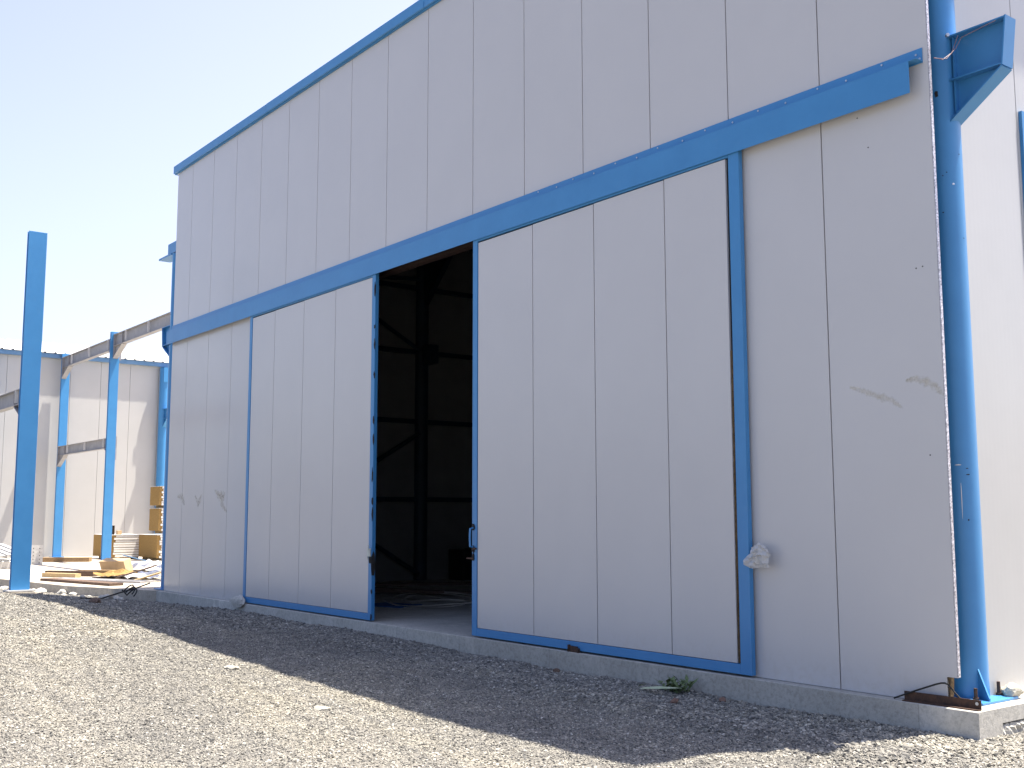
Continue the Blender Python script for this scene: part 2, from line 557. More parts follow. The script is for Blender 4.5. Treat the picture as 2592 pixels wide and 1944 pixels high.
gx = axis([(-1500, -200, 260), (-200, -60, 28), (-60, -24, 3), (-24, -12, 0.12), (-12, 4.4, 0.05), (4.4, 12, 0.6), (12, 60, 8), (60, 200, 28), (200, 1500, 260)])
gy = axis([(-1500, -200, 260), (-200, -40, 32), (-40, -9, 2.2), (-9, 1.6, 0.05), (1.6, 12, 0.8), (12, 60, 6), (60, 200, 28), (200, 1500, 260)])
GX, GY = np.meshgrid(gx, gy)
GZ = gz(GX, GY)
far = sm((np.hypot(GX + 8, GY + 1) - 40) / 80)
GZ = GZ * (1 - far) + far * -0.3
under = (GX < 0.1) & (GY > 0.25)
GZ[under] = -0.6
vs = np.stack([GX.ravel(), GY.ravel(), GZ.ravel()], 1)
ny, nx = GX.shape
ii = (np.arange(ny - 1)[:, None] * nx + np.arange(nx - 1)[None]).ravel()
fs = np.stack([ii, ii + 1, ii + nx + 1, ii + nx], 1)
me = bpy.data.meshes.new('ground')
me.vertices.add(len(vs))
me.vertices.foreach_set('co', vs.ravel())
me.loops.add(fs.size)
me.loops.foreach_set('vertex_index', fs.ravel())
me.polygons.add(len(fs))
me.polygons.foreach_set('loop_start', np.arange(len(fs)) * 4)
me.polygons.foreach_set('use_smooth', np.ones(len(fs), bool))
me.update()
me.validate()
me.materials.append(M_GRAVEL)
ground = bpy.data.objects.new('ground', me)
COL.objects.link(ground)
ground['kind'] = 'structure'

# yard slab beside the warehouse, on which the neighbouring hall and the open frame stand
mb = MB()
edge = [(-15.78, -0.1), (-16.6, -0.42), (-17.35, -0.62), (-18.3, -0.98), (-20.5, -1.25), (-24, -1.7), (-42, -3.2), (-42, 34), (-15.78, 34)]
mb.prism(edge, 'z', -0.7, ZS)
yard = mb.build('yard_pavement', M_YARD)
yard['kind'] = 'structure'

# loose crushed stone lying on the ground: one scattered object
def scatter(name, pts, size):
    me = bpy.data.meshes.new(name)
    me.vertices.add(len(pts))
    me.vertices.foreach_set('co', np.asarray(pts, np.float32).ravel())
    at = me.attributes.new('size', 'FLOAT', 'POINT')
    at.data.foreach_set('value', np.asarray(size, np.float32))
    me.materials.append(M_STONE)
    o = bpy.data.objects.new(name, me)
    COL.objects.link(o)
    o['kind'] = 'stuff'
    g = bpy.data.node_groups.new(name, 'GeometryNodeTree')
    g.interface.new_socket('Geometry', in_out='INPUT', socket_type='NodeSocketGeometry')
    g.interface.new_socket('Geometry', in_out='OUTPUT', socket_type='NodeSocketGeometry')
    L = g.links.new
    gi, go = g.nodes.new('NodeGroupInput'), g.nodes.new('NodeGroupOutput')
    join = g.nodes.new('GeometryNodeGeometryToInstance')
    for k in range(6):
        ico = g.nodes.new('GeometryNodeMeshIcoSphere')
        ico.inputs['Radius'].default_value = 0.5
        ico.inputs['Subdivisions'].default_value = 1
        wn = g.nodes.new('ShaderNodeTexWhiteNoise')
        wn.noise_dimensions = '4D'
        wn.inputs['W'].default_value = k * 3.7 + 0.31
        ps = g.nodes.new('GeometryNodeInputPosition')
        L(ps.outputs[0], wn.inputs['Vector'])
        sub = g.nodes.new('ShaderNodeVectorMath')
        sub.operation = 'SUBTRACT'
        sub.inputs[1].default_value = (0.5, 0.5, 0.5)
        L(wn.outputs['Color'], sub.inputs[0])
        sc = g.nodes.new('ShaderNodeVectorMath')
        sc.operation = 'MULTIPLY'
        sc.inputs[1].default_value = (0.42, 0.42, 0.42)
        L(sub.outputs[0], sc.inputs[0])
        sp = g.nodes.new('GeometryNodeSetPosition')
        L(ico.outputs['Mesh'], sp.inputs['Geometry'])
        L(sc.outputs[0], sp.inputs['Offset'])
        tf = g.nodes.new('GeometryNodeTransform')
        tf.inputs['Scale'].default_value = (1.25, 0.95, [0.5, 0.7, 0.6, 0.85, 0.45, 0.65][k])
        L(sp.outputs[0], tf.inputs[0])
        mt = g.nodes.new('GeometryNodeSetMaterial')
        mt.inputs['Material'].default_value = M_STONE
        L(tf.outputs[0], mt.inputs[0])
        L(mt.outputs[0], join.inputs[0])
    iop = g.nodes.new('GeometryNodeInstanceOnPoints')
    L(gi.outputs[0], iop.inputs['Points'])
    L(join.outputs[0], iop.inputs['Instance'])
    iop.inputs['Pick Instance'].default_value = True
    ri = g.nodes.new('FunctionNodeRandomValue')
    ri.data_type = 'INT'
    ri.inputs[4].default_value = 0
    ri.inputs[5].default_value = 5
    L(ri.outputs[2], iop.inputs['Instance Index'])
    rv = g.nodes.new('FunctionNodeRandomValue')
    rv.data_type = 'FLOAT_VECTOR'
    rv.inputs[0].default_value = (-0.5, -0.5, 0)
    rv.inputs[1].default_value = (0.5, 0.5, 6.283)
    L(rv.outputs[0], iop.inputs['Rotation'])
    na = g.nodes.new('GeometryNodeInputNamedAttribute')
    na.data_type = 'FLOAT'
    na.inputs['Name'].default_value = 'size'
    L(na.outputs[0], iop.inputs['Scale'])
    L(iop.outputs[0], go.inputs[0])
    o.modifiers.new('scatter', 'NODES').node_group = g
    return o

def ok_ground(x, y):
    on_plinth = (x < 0.24) & (x > -15.86) & (y > -0.112)
    slab_edge = np.where(x > -17.35, -0.1 + (x + 15.78) * 0.331, np.where(x > -20.5, -0.62 + (x + 17.35) * 0.2, -1.25 + (x + 20.5) * 0.1))
    on_yard = (x < -15.78) & (y > slab_edge - 0.02)
    return ~(on_plinth | on_yard)

pts, sz = [], []
def add_stones(n, x0, x1, y0, y1, smin, smax, dens):
    x = rng.uniform(x0, x1, n)
    y = rng.uniform(y0, y1, n)
    keep = ok_ground(x, y) & (rng.random(n) < dens(x, y))
    x, y = x[keep], y[keep]
    s = smin + (smax - smin) * rng.random(len(x)) ** 2.2
    pts.append(np.stack([x, y, gz(x, y) + s * 0.12], 1))
    sz.append(s)
add_stones(520000, -9, 4.2, -6.6, 1.8, 0.007, 0.022, lambda x, y: 0.95 + 0 * x)
add_stones(90000, -19, -9, -5.5, 0.2, 0.014, 0.032, lambda x, y: 0.95 + 0 * x)
# looser, coarser chippings along the plinth and in the wheel rut
add_stones(30000, -9, 0.6, -1.7, -0.08, 0.014, 0.036, lambda x, y: np.exp(-((y + 0.35) / 0.5) ** 2) + 0.5 * np.exp(-((y + 1.1 + 0.06 * x) / 0.2) ** 2))
add_stones(2600, -16, -9, -1.3, -0.1, 0.025, 0.06, lambda x, y: np.exp(-((y + 0.3) / 0.5) ** 2))
add_stones(7000, 0.0, 3.5, -1.6, 1.6, 0.014, 0.04, lambda x, y: np.exp(-((x - 0.6) / 0.8) ** 2))
gravel = scatter('gravel', np.concatenate(pts), np.concatenate(sz))

# ------------------------------------------------------------------ the warehouse
WH = thing('warehouse', 'tall pale grey panel warehouse with blue trim and two big sliding doors, one partly open', 'building', (-7.8, 0, ZS))
ZT, XL, XR = 7.87, -15.73, 0.030
DEPTH = 21.7
OX0, OX1, OZ = -11.0, -2.75, 4.60          # the doorway behind the sliding doors
seams = [XL] + [-0.976 - k for k in range(14, -1, -1)] + [XR]

def panel(mb, x0, x1, z0, z1, y0=0.0, y1=0.02, g=0.0052, c=0.002):
    a, b = x0 + g, x1 - g
    mb.prism([(a, y1), (a, y0 + c), (a + c, y0), (b - c, y0), (b, y0 + c), (b, y1)], 'z', z0, z1)

mb = MB()
back = MB()
for a, b in zip(seams[:-1], seams[1:]):
    if b == XR:
        panel(mb, a, b, 0.165, ZT)
        panel(mb, a, b - 0.085, ZS + 0.004, 0.165)
    elif a >= OX1 - 0.3 or b <= OX0 + 0.2:
        panel(mb, a, b, ZS + 0.004, ZT)
    else:
        panel(mb, a, b, OZ, ZT)
back.box(XL + 0.004, OX0, 0.0225, 0.06, ZS + 0.006, ZT)
back.box(OX1, XR - 0.0905, 0.0225, 0.06, ZS + 0.006, ZT)
back.box(XR - 0.09, XR - 0.006, 0.0225, 0.028, 0.168, ZT)
back.box(OX0, OX1, 0.0225, 0.06, OZ + 0.003, ZT)
fw_ = mb.build('front_wall', M_SHEET, WH)
back.build('panel_core', M_DARK, fw_)
mb = MB()
mb.box(XR - 0.002, XR + 0.004, -0.002, 0.026, 0.17, ZT)
mb.build('edge_foil', M_FOIL, fw_, label='foil strip along the cut panel edge, its glitter painted as speckle')
mb = MB()
mb.prism([(XR - 0.083, 0.162), (XR - 0.062, 0.162), (XR - 0.068, 0.06), (XR - 0.078, ZS + 0.01)], 'y', 0.004, 0.05)
mb.build('insulation', M_FOAM, fw_, label='brown insulation showing at the notched panel corner')

# side wall, far wall and left wall
def side_panels(x, y0, ys, y1, zf, out, name):
    mb = MB()
    e = [y0] + ys + [y1]
    for a, b in zip(e[:-1], e[1:]):
        g, c = 0.0042, 0.003
        a2, b2 = a + g, b - g
        xo, xi = (x, x - 0.02) if out > 0 else (x, x + 0.02)
        cc = c * out
        poly = [(xi, a2), (xo - cc, a2), (xo, a2 + c), (xo, b2 - c), (xo - cc, b2), (xi, b2)]
        n = len(poly)
        zt = [zf(p[1]) for p in poly]
        vs = [(p[0], p[1], ZS + 0.004) for p in poly] + [(p[0], p[1], t) for p, t in zip(poly, zt)]
        mb.add(vs, [tuple(range(n)), tuple(range(2 * n - 1, n - 1, -1))] + [(i, i + n, (i + 1) % n + n, (i + 1) % n) for i in range(n)])
    return mb
ridge = DEPTH / 2
zr = lambda y: ZT + 0.012 + 0.05 * (ridge - abs(y - ridge))
XS = -0.03
ys = list(np.arange(1.41, DEPTH - 0.3, 1.0))
sw = side_panels(XS, 0.40, ys, DEPTH, zr, 1, 'side_wall').build('side_wall', M_SHEETY, WH)
poly = [(0.36, ZS - 0.02), (DEPTH, ZS - 0.02), (DEPTH, zr(DEPTH)), (ridge, zr(ridge)), (0.36, zr(0.36))]
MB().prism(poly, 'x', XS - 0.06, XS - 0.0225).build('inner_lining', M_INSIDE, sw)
lw = side_panels(-15.75, 0.062, list(np.arange(0.9, DEPTH - 0.3, 1.0)), DEPTH, zr, -1, 'left_wall').build('left_wall', M_SHEETY, WH)
poly = [(0.062, ZS - 0.02), (DEPTH, ZS - 0.02), (DEPTH, zr(DEPTH)), (ridge, zr(ridge)), (0.062, zr(0.062))]
MB().prism(poly, 'x', -15.7275, -15.69).build('inner_lining', M_INSIDE, lw)
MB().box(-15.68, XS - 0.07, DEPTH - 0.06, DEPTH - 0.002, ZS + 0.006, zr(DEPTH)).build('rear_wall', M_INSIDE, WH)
# roof: shallow double pitch
mb = MB()
X0, X1 = -15.83, 0.30
for s in (0, 1):
    ya, yb = (0.002, ridge) if s == 0 else (ridge, DEPTH + 0.1)
    za, zb = (zr(0) + 0.005, zr(ridge) + 0.005) if s == 0 else (zr(ridge) + 0.005, zr(DEPTH) + 0.005)
    mb.add([(X0, ya, za), (X1, ya, za), (X1, yb, zb), (X0, yb, zb), (X0, ya, za + 0.12), (X1, ya, za + 0.12), (X1, yb, zb + 0.12), (X0, yb, zb + 0.12)],
           [(0, 3, 2, 1), (4, 5, 6, 7), (0, 1, 5, 4), (1, 2, 6, 5), (2, 3, 7, 6), (3, 0, 4, 7)])
mb.build('roof', M_ROOF, WH)
# blue fascia under the eave, in lapped lengths
mb = MB()
for a, b in ((-15.83, -11.71), (-11.702, -7.0), (-6.992, -2.3), (-2.292, 0.35)):
    dy = 0.004 if a in (-11.702, -2.292) else 0
    mb.box(a, b, -0.062 - dy, -0.026, 7.885, 8.03, 0.003)
    mb.box(a, b, -0.0255, -0.001, 7.872, 7.90)
mb.build('fascia', M_BLUE, WH)
# verge trims down the two sides
for x0, x1 in ((-15.87, -15.835), (0.305, 0.36)):
    mb = MB()
    ya, yb, yc = -0.02, ridge, DEPTH + 0.1
    a, b, c = zr(0) - 0.0, zr(ridge), zr(DEPTH)
    mb.prism([(ya, a), (yb, b), (yc, c), (yc, c + 0.16), (yb, b + 0.16), (ya, a + 0.16)], 'x', x0, x1)
    mb.build('verge_trim', M_BLUE, WH)

# plinth and floor
mb = MB()
DY = DEPTH + 0.2
mb.prism([(-0.108, -0.9), (0.2, -0.9), (0.2, -0.14), (DY, -0.14), (DY, ZS), (-0.103, ZS), (-0.108, ZS - 0.005)], 'x', -15.82, 0.235)
pl = mb.build('floor_slab', M_CONC, WH)
mb = MB()
rs = np.random.default_rng(8)
ysr = np.arange(0.2003, 9.0, 0.03)
prof = [(0.10, -0.1403), (0.236, -0.142), (0.250, -0.165), (0.246, -0.20), (0.252, -0.26), (0.27, -0.5)]
wob = np.interp(ysr, ysr[::7], rs.normal(size=len(ysr[::7])))
vs, fs, n = [], [], len(prof)
for i, y in enumerate(ysr):
    for j, (x, z) in enumerate(prof):
        jx = 0 if j == 0 else 0.010 * wob[i] + 0.008 * rs.normal()
        jz = 0 if j in (0, 5) else 0.006 * rs.normal() + (-0.008 * abs(wob[i]) if j < 3 else 0)
        vs.append((x + jx, y, min(z + jz, -0.1405 if j else z)))
for i in range(len(ysr) - 1):
    for j in range(n - 1):
        fs.append((i * n + j, i * n + j + 1, (i + 1) * n + j + 1, (i + 1) * n + j))
fs.append(tuple(range(n)))
mb.add(vs, fs)
mb.build('rough_footing', M_CONC, WH, label='crumbly poured concrete lip under the plinth side')
# cover sheet over the sliding-door track
mb = MB()
CB, CT = 4.545, 4.905
mb.box(-15.76, -0.017, -0.0105, -0.001, 4.785, CT, 0.002)
mb.box(-15.80, -0.085, -0.092, -0.0875, CB, 4.795)
mb.box(-15.80, -0.017, -0.092, -0.011, 4.7955, 4.801)
mb.box(-15.80, -15.796, -0.087, -0.012, CB, 4.795)
tc = mb.build('track_cover', M_BLUE, WH)
for i in range(16):
    x = -0.05 - i * 0.31 - 0.05 * random.random()
    z = 4.88 if i % 2 else 4.86
    sc = MB()
    sc.tube([(x, -0.0095, z), (x, -0.0165, z)], 0.0085, 8)
    sc.build('screw', M_ZINC, tc)
sc = MB()
sc.tube([(-0.035, -0.0095, 4.82), (-0.035, -0.0165, 4.82)], 0.0085, 8)
sc.build('screw', M_ZINC, tc)
# track and red lintel above the doorway
MB().box(OX0 - 0.6, OX1 + 0.6, 0.14, 0.24, 4.59, 4.66).build('lintel', M_RED, WH)

# sliding doors
def sliding_door(x0, x1, sl, sr, seam, label, y0=-0.075, y1=-0.02, zb=-0.018):
    d = bpy.data.objects.new('sliding_door', None)
    d.location = (0.5 * (x0 + x1) + 7.8, 0, 0)
    COL.objects.link(d)
    d.parent = WH
    d['label'] = label
    zt, rail = 4.66, 0.086
    mb = MB()
    mb.box(x0, x0 + sl, y0, y1, zb, zt, 0.004)
    mb.box(x1 - sr, x1, y0, y1, zb, zt, 0.004)
    mb.box(x0 + sl, x1 - sr, y0 + 0.001, y1 - 0.001, zb + 0.001, zb + rail, 0.003)
    mb.box(x0 + sl, x1 - sr, y0 + 0.001, y1 - 0.001, 4.525, zt - 0.001, 0.003)
    mb.build('frame', M_BLUE, d)
    mb = MB()
    e = [x0 + sl + 0.002] + seam + [x1 - sr - 0.002]
    for i, (a, b) in enumerate(zip(e[:-1], e[1:])):
        last = (i == len(e) - 2) and sr > 0.1
        top = 4.513 + 0.004 * (i % 2) - (0.008 if i < 2 else 0)
        panel(mb, a + (0.004 if i == 0 else 0), b - (0.032 if last else 0.003 if i == len(e) - 2 else 0), zb + rail + 0.006, top, y0 + 0.006, y0 + 0.03)
    mb.build('infill_panel', M_SHEET, d)
    MB().box(x0 + sl + 0.0005, x1 - sr - 0.0005, y0 + 0.0325, y1 - 0.002, zb + rail + 0.001, 4.5245).build('backing', M_DARK, d)
    if sr > 0.1:
        mb = MB()
        x = x1 - sr - 0.033
        for k in range(55):
            z = zb + rail + 0.01 + k * 0.049
            w = 0.018 + 0.008 * random.random()
            mb.box(x, x + w, y0 + 0.012 + 0.004 * random.random(), y0 + 0.032, z, z + 0.0485)
        mb.build('foam_edge', M_FOAM, d, label='ragged brown foam edge left bare beside the door stile')
    return d

ld = sliding_door(-12.085, -8.104, 0.09, 0.088, [-11.17, -10.19, -9.215], 'left sliding door leaf standing at the far side of the gap')
rd = sliding_door(-5.865, -1.806, 0.092, 0.122, [-4.747, -3.744, -2.736], 'right sliding door leaf standing on the near side of the gap')
# burnt weld spots down the closing edge of the left leaf
for k in range(12):
    z = 0.12 + k * 0.37 + random.uniform(-0.16, 0.16)
    h = random.uniform(0.03, 0.11)
    mb = MB()
    mb.blob((-8.104 - random.uniform(0.0, 0.012), -0.0745, z), 0.014, 0.009, h, 2, 0.7, k + 50)
    mb.build('burn_mark', M_BLACK, ld)
# the lock on the left leaf
mb = MB()
mb.box(-8.2, -8.12, -0.098, -0.0755, 0.80, 0.905, 0.004)
mb.box(-8.15, -8.135, -0.112, -0.0985, 0.88, 0.95, 0.003)
mb.tube([(-8.16, -0.105, 0.77), (-8.16, -0.105, 0.80)], 0.012, 8)
mb.build('lock', M_PALEMETAL, ld)
mb = MB()
mb.blob((-8.135, -0.08, 0.76), 0.03, 0.012, 0.05, 2, 0.5, 3)
mb.build('burn_mark', M_BLACK, ld)
mb = MB()
mb.blob((-8.1, -0.055, 0.70), 0.012, 0.035, 0.14, 2, 0.5, 4)
mb.build('burn_mark', M_BLACK, ld)
# handle and catch on the right leaf
mb = MB()
mb.tube([(-5.83, -0.075, 1.19), (-5.83, -0.125, 1.18), (-5.83, -0.13, 1.08), (-5.83, -0.125, 0.98), (-5.83, -0.075, 0.97)], 0.012, 8)
mb.build('handle', M_BLUE, rd)
mb = MB()
mb.blob((-5.835, -0.078, 1.2), 0.03, 0.012, 0.035, 2, 0.5, 5)
mb.build('burn_mark', M_BLACK, rd)
for z, k in ((0.95, 6), (0.86, 9)):
    mb = MB()
    mb.blob((-5.835, -0.078, z), 0.026, 0.013, 0.043, 2, 0.5, k)
    mb.build('burn_mark', M_BLACK, rd)
mb = MB()
mb.box(-5.95, -5.83, -0.09, -0.076, 0.835, 0.852)
mb.build('latch', M_RUST, rd)
mb = MB()
mb.box(-5.83, -5.77, -0.1, -0.076, 0.945, 0.965)
mb.build('latch', M_RUST, rd)
# rusty floor guide holding the right leaf
mb = MB()
mb.box(-4.16, -4.145, -0.106, -0.078, ZS + 0.001, 0.035)
mb.box(-4.02, -4.0, -0.106, -0.078, ZS + 0.001, 0.01)
mb.box(-4.145, -4.02, -0.094, -0.088, ZS + 0.001, 0.026)
mb.build('floor_guide', M_RUST, WH)

# corner columns with crane brackets
def corner_column(cx, cy, r, out, top, base=True):
    """round blue pipe column; out = +1 or -1 for the side its bracket points to"""
    c = MB()
    n = 40
    ring = [(cx + r * math.cos(k * 2 * math.pi / n), cy + r * math.sin(k * 2 * math.pi / n)) for k in range(n)]
    c.prism(ring, 'z', ZS + 0.02, top)
    return c
def bracket_mesh(cx, cy, r, out, zt=5.085, zm=4.73, zb=4.395, tip=0.60, w=0.075, lean=0.045):
    """crane bracket: web, top flange, raking end plate, mid stiffener and inclined bottom flange"""
    b = MB()
    xi = cx + out * (r - 0.03)
    xt = cx + out * (r + tip - 0.145)
    xm = xt - out * lean
    e = 0.012 * out
    b.prism([(xi, zt - 0.012), (xt, zt - 0.012), (xt, zt), (xi, zt)], 'y', cy - w, cy + w)
    b.prism([(xt + 0.0005 * out, zt + 0.003), (xt + e, zt + 0.003), (xm + e, zm - 0.02), (xm + 0.0005 * out, zm - 0.02)], 'y', cy - w - 0.001, cy + w + 0.001)
    b.prism([(xi, zt - 0.0125), (xt, zt - 0.0125), (xm, zm + 0.0005), (xi, zm + 0.0005)], 'y', cy - 0.005, cy + 0.005)
    b.prism([(xi, zb + 0.02), (xi, zm - 0.0125), (xm - e, zm - 0.0125)], 'y', cy - 0.005, cy + 0.005)
    b.prism([(xi, zm - 0.012), (xm, zm - 0.012), (xm, zm), (xi, zm)], 'y', cy - w * 0.96, cy + w * 0.96)
    p0, p1 = Vector((xi, cy, zb)), Vector((xm, cy, zm - 0.0205))
    d = (p1 - p0).normalized()
    nrm = Vector((d.z, 0, -d.x)) * out
    b.obox((p0 + p1) / 2 + nrm * 0.006, (p1 - p0) / 2, (0, w, 0), nrm * 0.006)
    sx = cx + out * (r + 0.012)
    b.prism([(sx, zb + 0.06), (sx + out * 0.01, zb + 0.07), (sx + out * 0.01, zm - 0.0128), (sx, zm - 0.0128)], 'y', cy - w * 0.7, cy - 0.0055)
    b.prism([(sx, zm + 0.001), (sx + out * 0.01, zm + 0.001), (sx + out * 0.01, zt - 0.0128), (sx, zt - 0.0128)], 'y', cy - w * 0.7, cy - 0.0055)
    return b
CX, CY, CR = -0.135, 0.41, 0.146
col = corner_column(CX, CY, CR, 1, 7.8).build('column', M_BLUE, WH, smooth=True, label='round blue corner column at the right end of the front')
bracket_mesh(CX, CY, CR, 1).build('bracket', M_BLUE, col)
mb = MB()
mb.box(CX - 0.25, CX + 0.25, CY - 0.25, CY + 0.25, ZS + 0.001, ZS + 0.02, 0.003)
mb.build('base_plate', M_BLUE, col)
for a in (-30, -120, 150):
    d = Vector((math.cos(R(a)), math.sin(R(a)), 0))
    p = Vector((-d.y, d.x, 0)) * 0.005
    c0 = Vector((CX, CY, 0))
    A, B = c0 + d * (CR - 0.002), c0 + d * (CR + 0.135)
    zl, zh = ZS + 0.0205, ZS + 0.235
    vs = []
    for s in (-1, 1):
        vs += [A + p * s + Vector((0, 0, zl)), B + p * s + Vector((0, 0, zl)), B + p * s + Vector((0, 0, zl + 0.02)), A + p * s + Vector((0, 0, zh))]
    MB().add(vs, [(0, 1, 2, 3), (7, 6, 5, 4), (0, 4, 5, 1), (1, 5, 6, 2), (2, 6, 7, 3), (3, 7, 4, 0)]).build('gusset', M_BLUE, col)
for x, y, h in ((0.015, 0.245, 0.085), (-0.005, 0.60, 0.10)):
    mb = MB()
    mb.tube([(x, y, ZS + 0.02), (x, y, ZS + 0.02 + h)], 0.013, 10)
    mb.tube([(x, y, ZS + 0.0205), (x, y, ZS + 0.038)], 0.024, 6)
    mb.build('anchor_bolt', M_RUST, col)
# nicks, drill spots and weld dots on the pipe
for ang_, z, w, h, m in ((-31, 3.885, 0.011, 0.008, M_ZINC), (-50, 3.98, 0.006, 0.005, M_BLACK), (-61, 3.955, 0.005, 0.005, M_BLACK), (-65, 3.662, 0.007, 0.006, M_BLACK), (-4, 4.13, 0.006, 0.006, M_BLACK),
                         (-31, 1.63, 0.016, 0.004, M_BLACK), (-33, 1.676, 0.012, 0.0035, M_BLACK), (-1, 3.46, 0.006, 0.006, M_BLACK), (-36, 1.29, 0.006, 0.008, M_BLACK), (-59, 1.703, 0.024, 0.004, M_WHITE),
                         (-53, 1.45, 0.003, 0.16, M_WHITE), (-24, 0.12, 0.02, 0.004, M_WHITE), (-20, 0.08, 0.004, 0.02, M_WHITE), (-68, 4.62, 0.014, 0.03, M_BLACK)):
    d = Vector((math.cos(R(ang_)), math.sin(R(ang_)), 0))
    mb = MB()
    pts_ = []
    rs = np.random.default_rng(int(z * 1000))
    nseg = 9
    for k in range(nseg):
        a_ = 2 * math.pi * k / nseg
        kk = 0.65 + 0.5 * rs.random()
        da = w * kk * math.cos(a_) / CR
        q = Vector((math.cos(R(ang_) + da), math.sin(R(ang_) + da), 0)) * (CR + 0.0012)
        pts_.append((CX + q.x, CY + q.y, z + h * kk * math.sin(a_)))
    ce = Vector((CX, CY, z)) + d * (CR + 0.0022)
    mb.add([tuple(ce)] + pts_, [(0, 1 + k, 1 + (k + 1) % nseg) for k in range(nseg)])
    mb.build('paint_nick', m, col)
# wires and bolts at the bracket
mb = MB()
mb.tube([(0.03, 0.075, 4.83), (0.03, 0.2, 4.845), (0.05, 0.30, 4.92), (0.09, 0.335, 5.06)], 0.003, 5)
mb.tube([(0.03, 0.075, 4.825), (0.05, 0.22, 4.85), (0.08, 0.31, 4.95), (0.12, 0.33, 5.03), (0.40, 0.33, 5.066)], 0.003, 5)
mb.build('wire', M_PINK, col)
mb = MB()
mb.tube([(0.03, 0.275, 5.06), (0.05, 0.26, 5.06)], 0.014, 8)
mb.build('bolt', M_ZINC, col)
# left corner column, mostly hidden by the panels
CX2, CY2 = -16.03, 0.215
col2 = corner_column(CX2, CY2, 0.155, -1, 6.38).build('column', M_BLUE, WH, smooth=True, label='blue corner column just showing past the left end of the front')
bracket_mesh(CX2, CY2, 0.155, -1, 5.02, 4.66, 4.33, 0.66).build('bracket', M_BLUE, col2)
mb = MB()
mb.box(-16.42, -15.95, 0.10, 0.30, 6.42, 6.63)
mb.box(-16.86, -16.19, 0.08, 0.32, 6.385, 6.4195)
mb.build('beam_seat', M_BLUE, col2)
MB().box(CX2 - 0.25, CX2 + 0.2, CY2 - 0.2, CY2 + 0.25, ZS + 0.001, ZS + 0.02, 0.003).build('base_plate', M_BLUE, col2)

# inside: columns, girts and braces of the left wall
for y in (5.55, 10.9, 16.2):
    n = 24
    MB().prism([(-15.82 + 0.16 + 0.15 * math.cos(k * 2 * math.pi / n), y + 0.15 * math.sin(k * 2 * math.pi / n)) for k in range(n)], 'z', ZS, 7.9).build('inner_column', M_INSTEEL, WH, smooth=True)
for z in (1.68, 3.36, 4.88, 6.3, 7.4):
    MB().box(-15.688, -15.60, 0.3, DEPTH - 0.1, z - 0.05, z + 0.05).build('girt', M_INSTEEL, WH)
def bar(a, b, r, name, m, parent):
    mb = MB()
    mb.tube([a, b], r, 6)
    return mb.build(name, m, parent)
for a, b in (((-15.56, 0.5, 3.0), (-15.56, 5.45, 0.1)), ((-15.56, 0.5, 0.2), (-15.56, 5.45, 3.1)), ((-15.56, 0.5, 7.6), (-15.56, 5.45, 4.9)), ((-15.56, 5.45, 6.5), (-15.56, 0.4, 6.1))):
    bar(a, b, 0.05, 'brace', M_INSTEEL, WH)
MB().box(-15.5, -0.4, 5.45, 5.65, 7.2, 7.6).build('rafter', M_INSTEEL, WH)
MB().prism([(-15.5, 5.9), (-15.5, 7.195), (-14.2, 7.195)], 'y', 5.49, 5.61).build('knee_brace', M_INSTEEL, WH)
MB().box(-15.5, -15.15, 5.45, 5.65, 4.6, 5.0).build('crane_bracket', M_INSTEEL, WH)
MB().box(-15.5, -0.4, 10.8, 11.0, 7.5, 7.9).build('rafter', M_INSTEEL, WH)

# window in the side wall, just entering the frame
wn = MB()
y0, y1, z0, z1, f = 1.445, 3.2, 3.1, 4.73, 0.05
wn.box(XS + 0.001, XS + 0.03, y0, y0 + f, z0, z1)
wn.box(XS + 0.001, XS + 0.03, y1 - f, y1, z0, z1)
wn.box(XS + 0.001, XS + 0.029, y0 + f, y1 - f, z0, z0 + f)
wn.box(XS + 0.001, XS + 0.029, y0 + f, y1 - f, z1 - f, z1)
win = wn.build('window', M_BLUE, WH)
MB().box(XS + 0.002, XS + 0.012, y0 + f + 0.001, y1 - f - 0.001, z0 + f + 0.001, z1 - f - 0.001).build('pane', M_GLASS, win)

# dried mud splashes on the front wall
def smear(pts, w, seed, y=-0.0015):
    rs = np.random.default_rng(seed)
    P = [np.array(p, float) for p in pts]
    path = []
    for a, b in zip(P[:-1], P[1:]):
        for k in range(10):
            path.append(a + (b - a) * k / 10)
    path.append(P[-1])
    n = len(path)
    me = bpy.data.meshes.new('mud_smear')
    vs, fs, cv = [], [], []
    for i, p in enumerate(path):
        d = path[min(i + 1, n - 1)] - path[max(i - 1, 0)]
        d /= np.linalg.norm(d)
        nn = np.array([-d[1], d[0]])
        ww = w * (0.6 + 0.8 * rs.random()) * (0.5 + math.sin(math.pi * (i + 0.5) / n))
        for s in (-1, -0.4, 0.4, 1):
            q = p + nn * ww * s
            vs.append((q[0], y, q[1]))
            cv.append(0.0 if abs(s) == 1 or i in (0, n - 1) else 0.38)
    for i in range(n - 1):
        for k in range(3):
            fs.append((i * 4 + k, i * 4 + k + 1, i * 4 + 5 + k, i * 4 + 4 + k))
    me.from_pydata(vs, [], fs)
    at = me.attributes.new('cover', 'FLOAT', 'POINT')
    at.data.foreach_set('value', np.array(cv, np.float32))
    me.materials.append(M_MUD)
    o = bpy.data.objects.new('mud_smear', me)
    COL.objects.link(o)
    o.parent = fw_
    o.matrix_parent_inverse = Matrix.Translation(-world_at(fw_))
smear([(-0.79, 2.345), (-0.67, 2.30), (-0.53, 2.245), (-0.41, 2.205), (-0.32, 2.135)], 0.022, 1)
smear([(-0.29, 2.342), (-0.187, 2.348), (-0.071, 2.30), (0.035, 2.20)], 0.026, 2)
smear([(-0.29, 2.342), (-0.2, 2.37)], 0.010, 3)
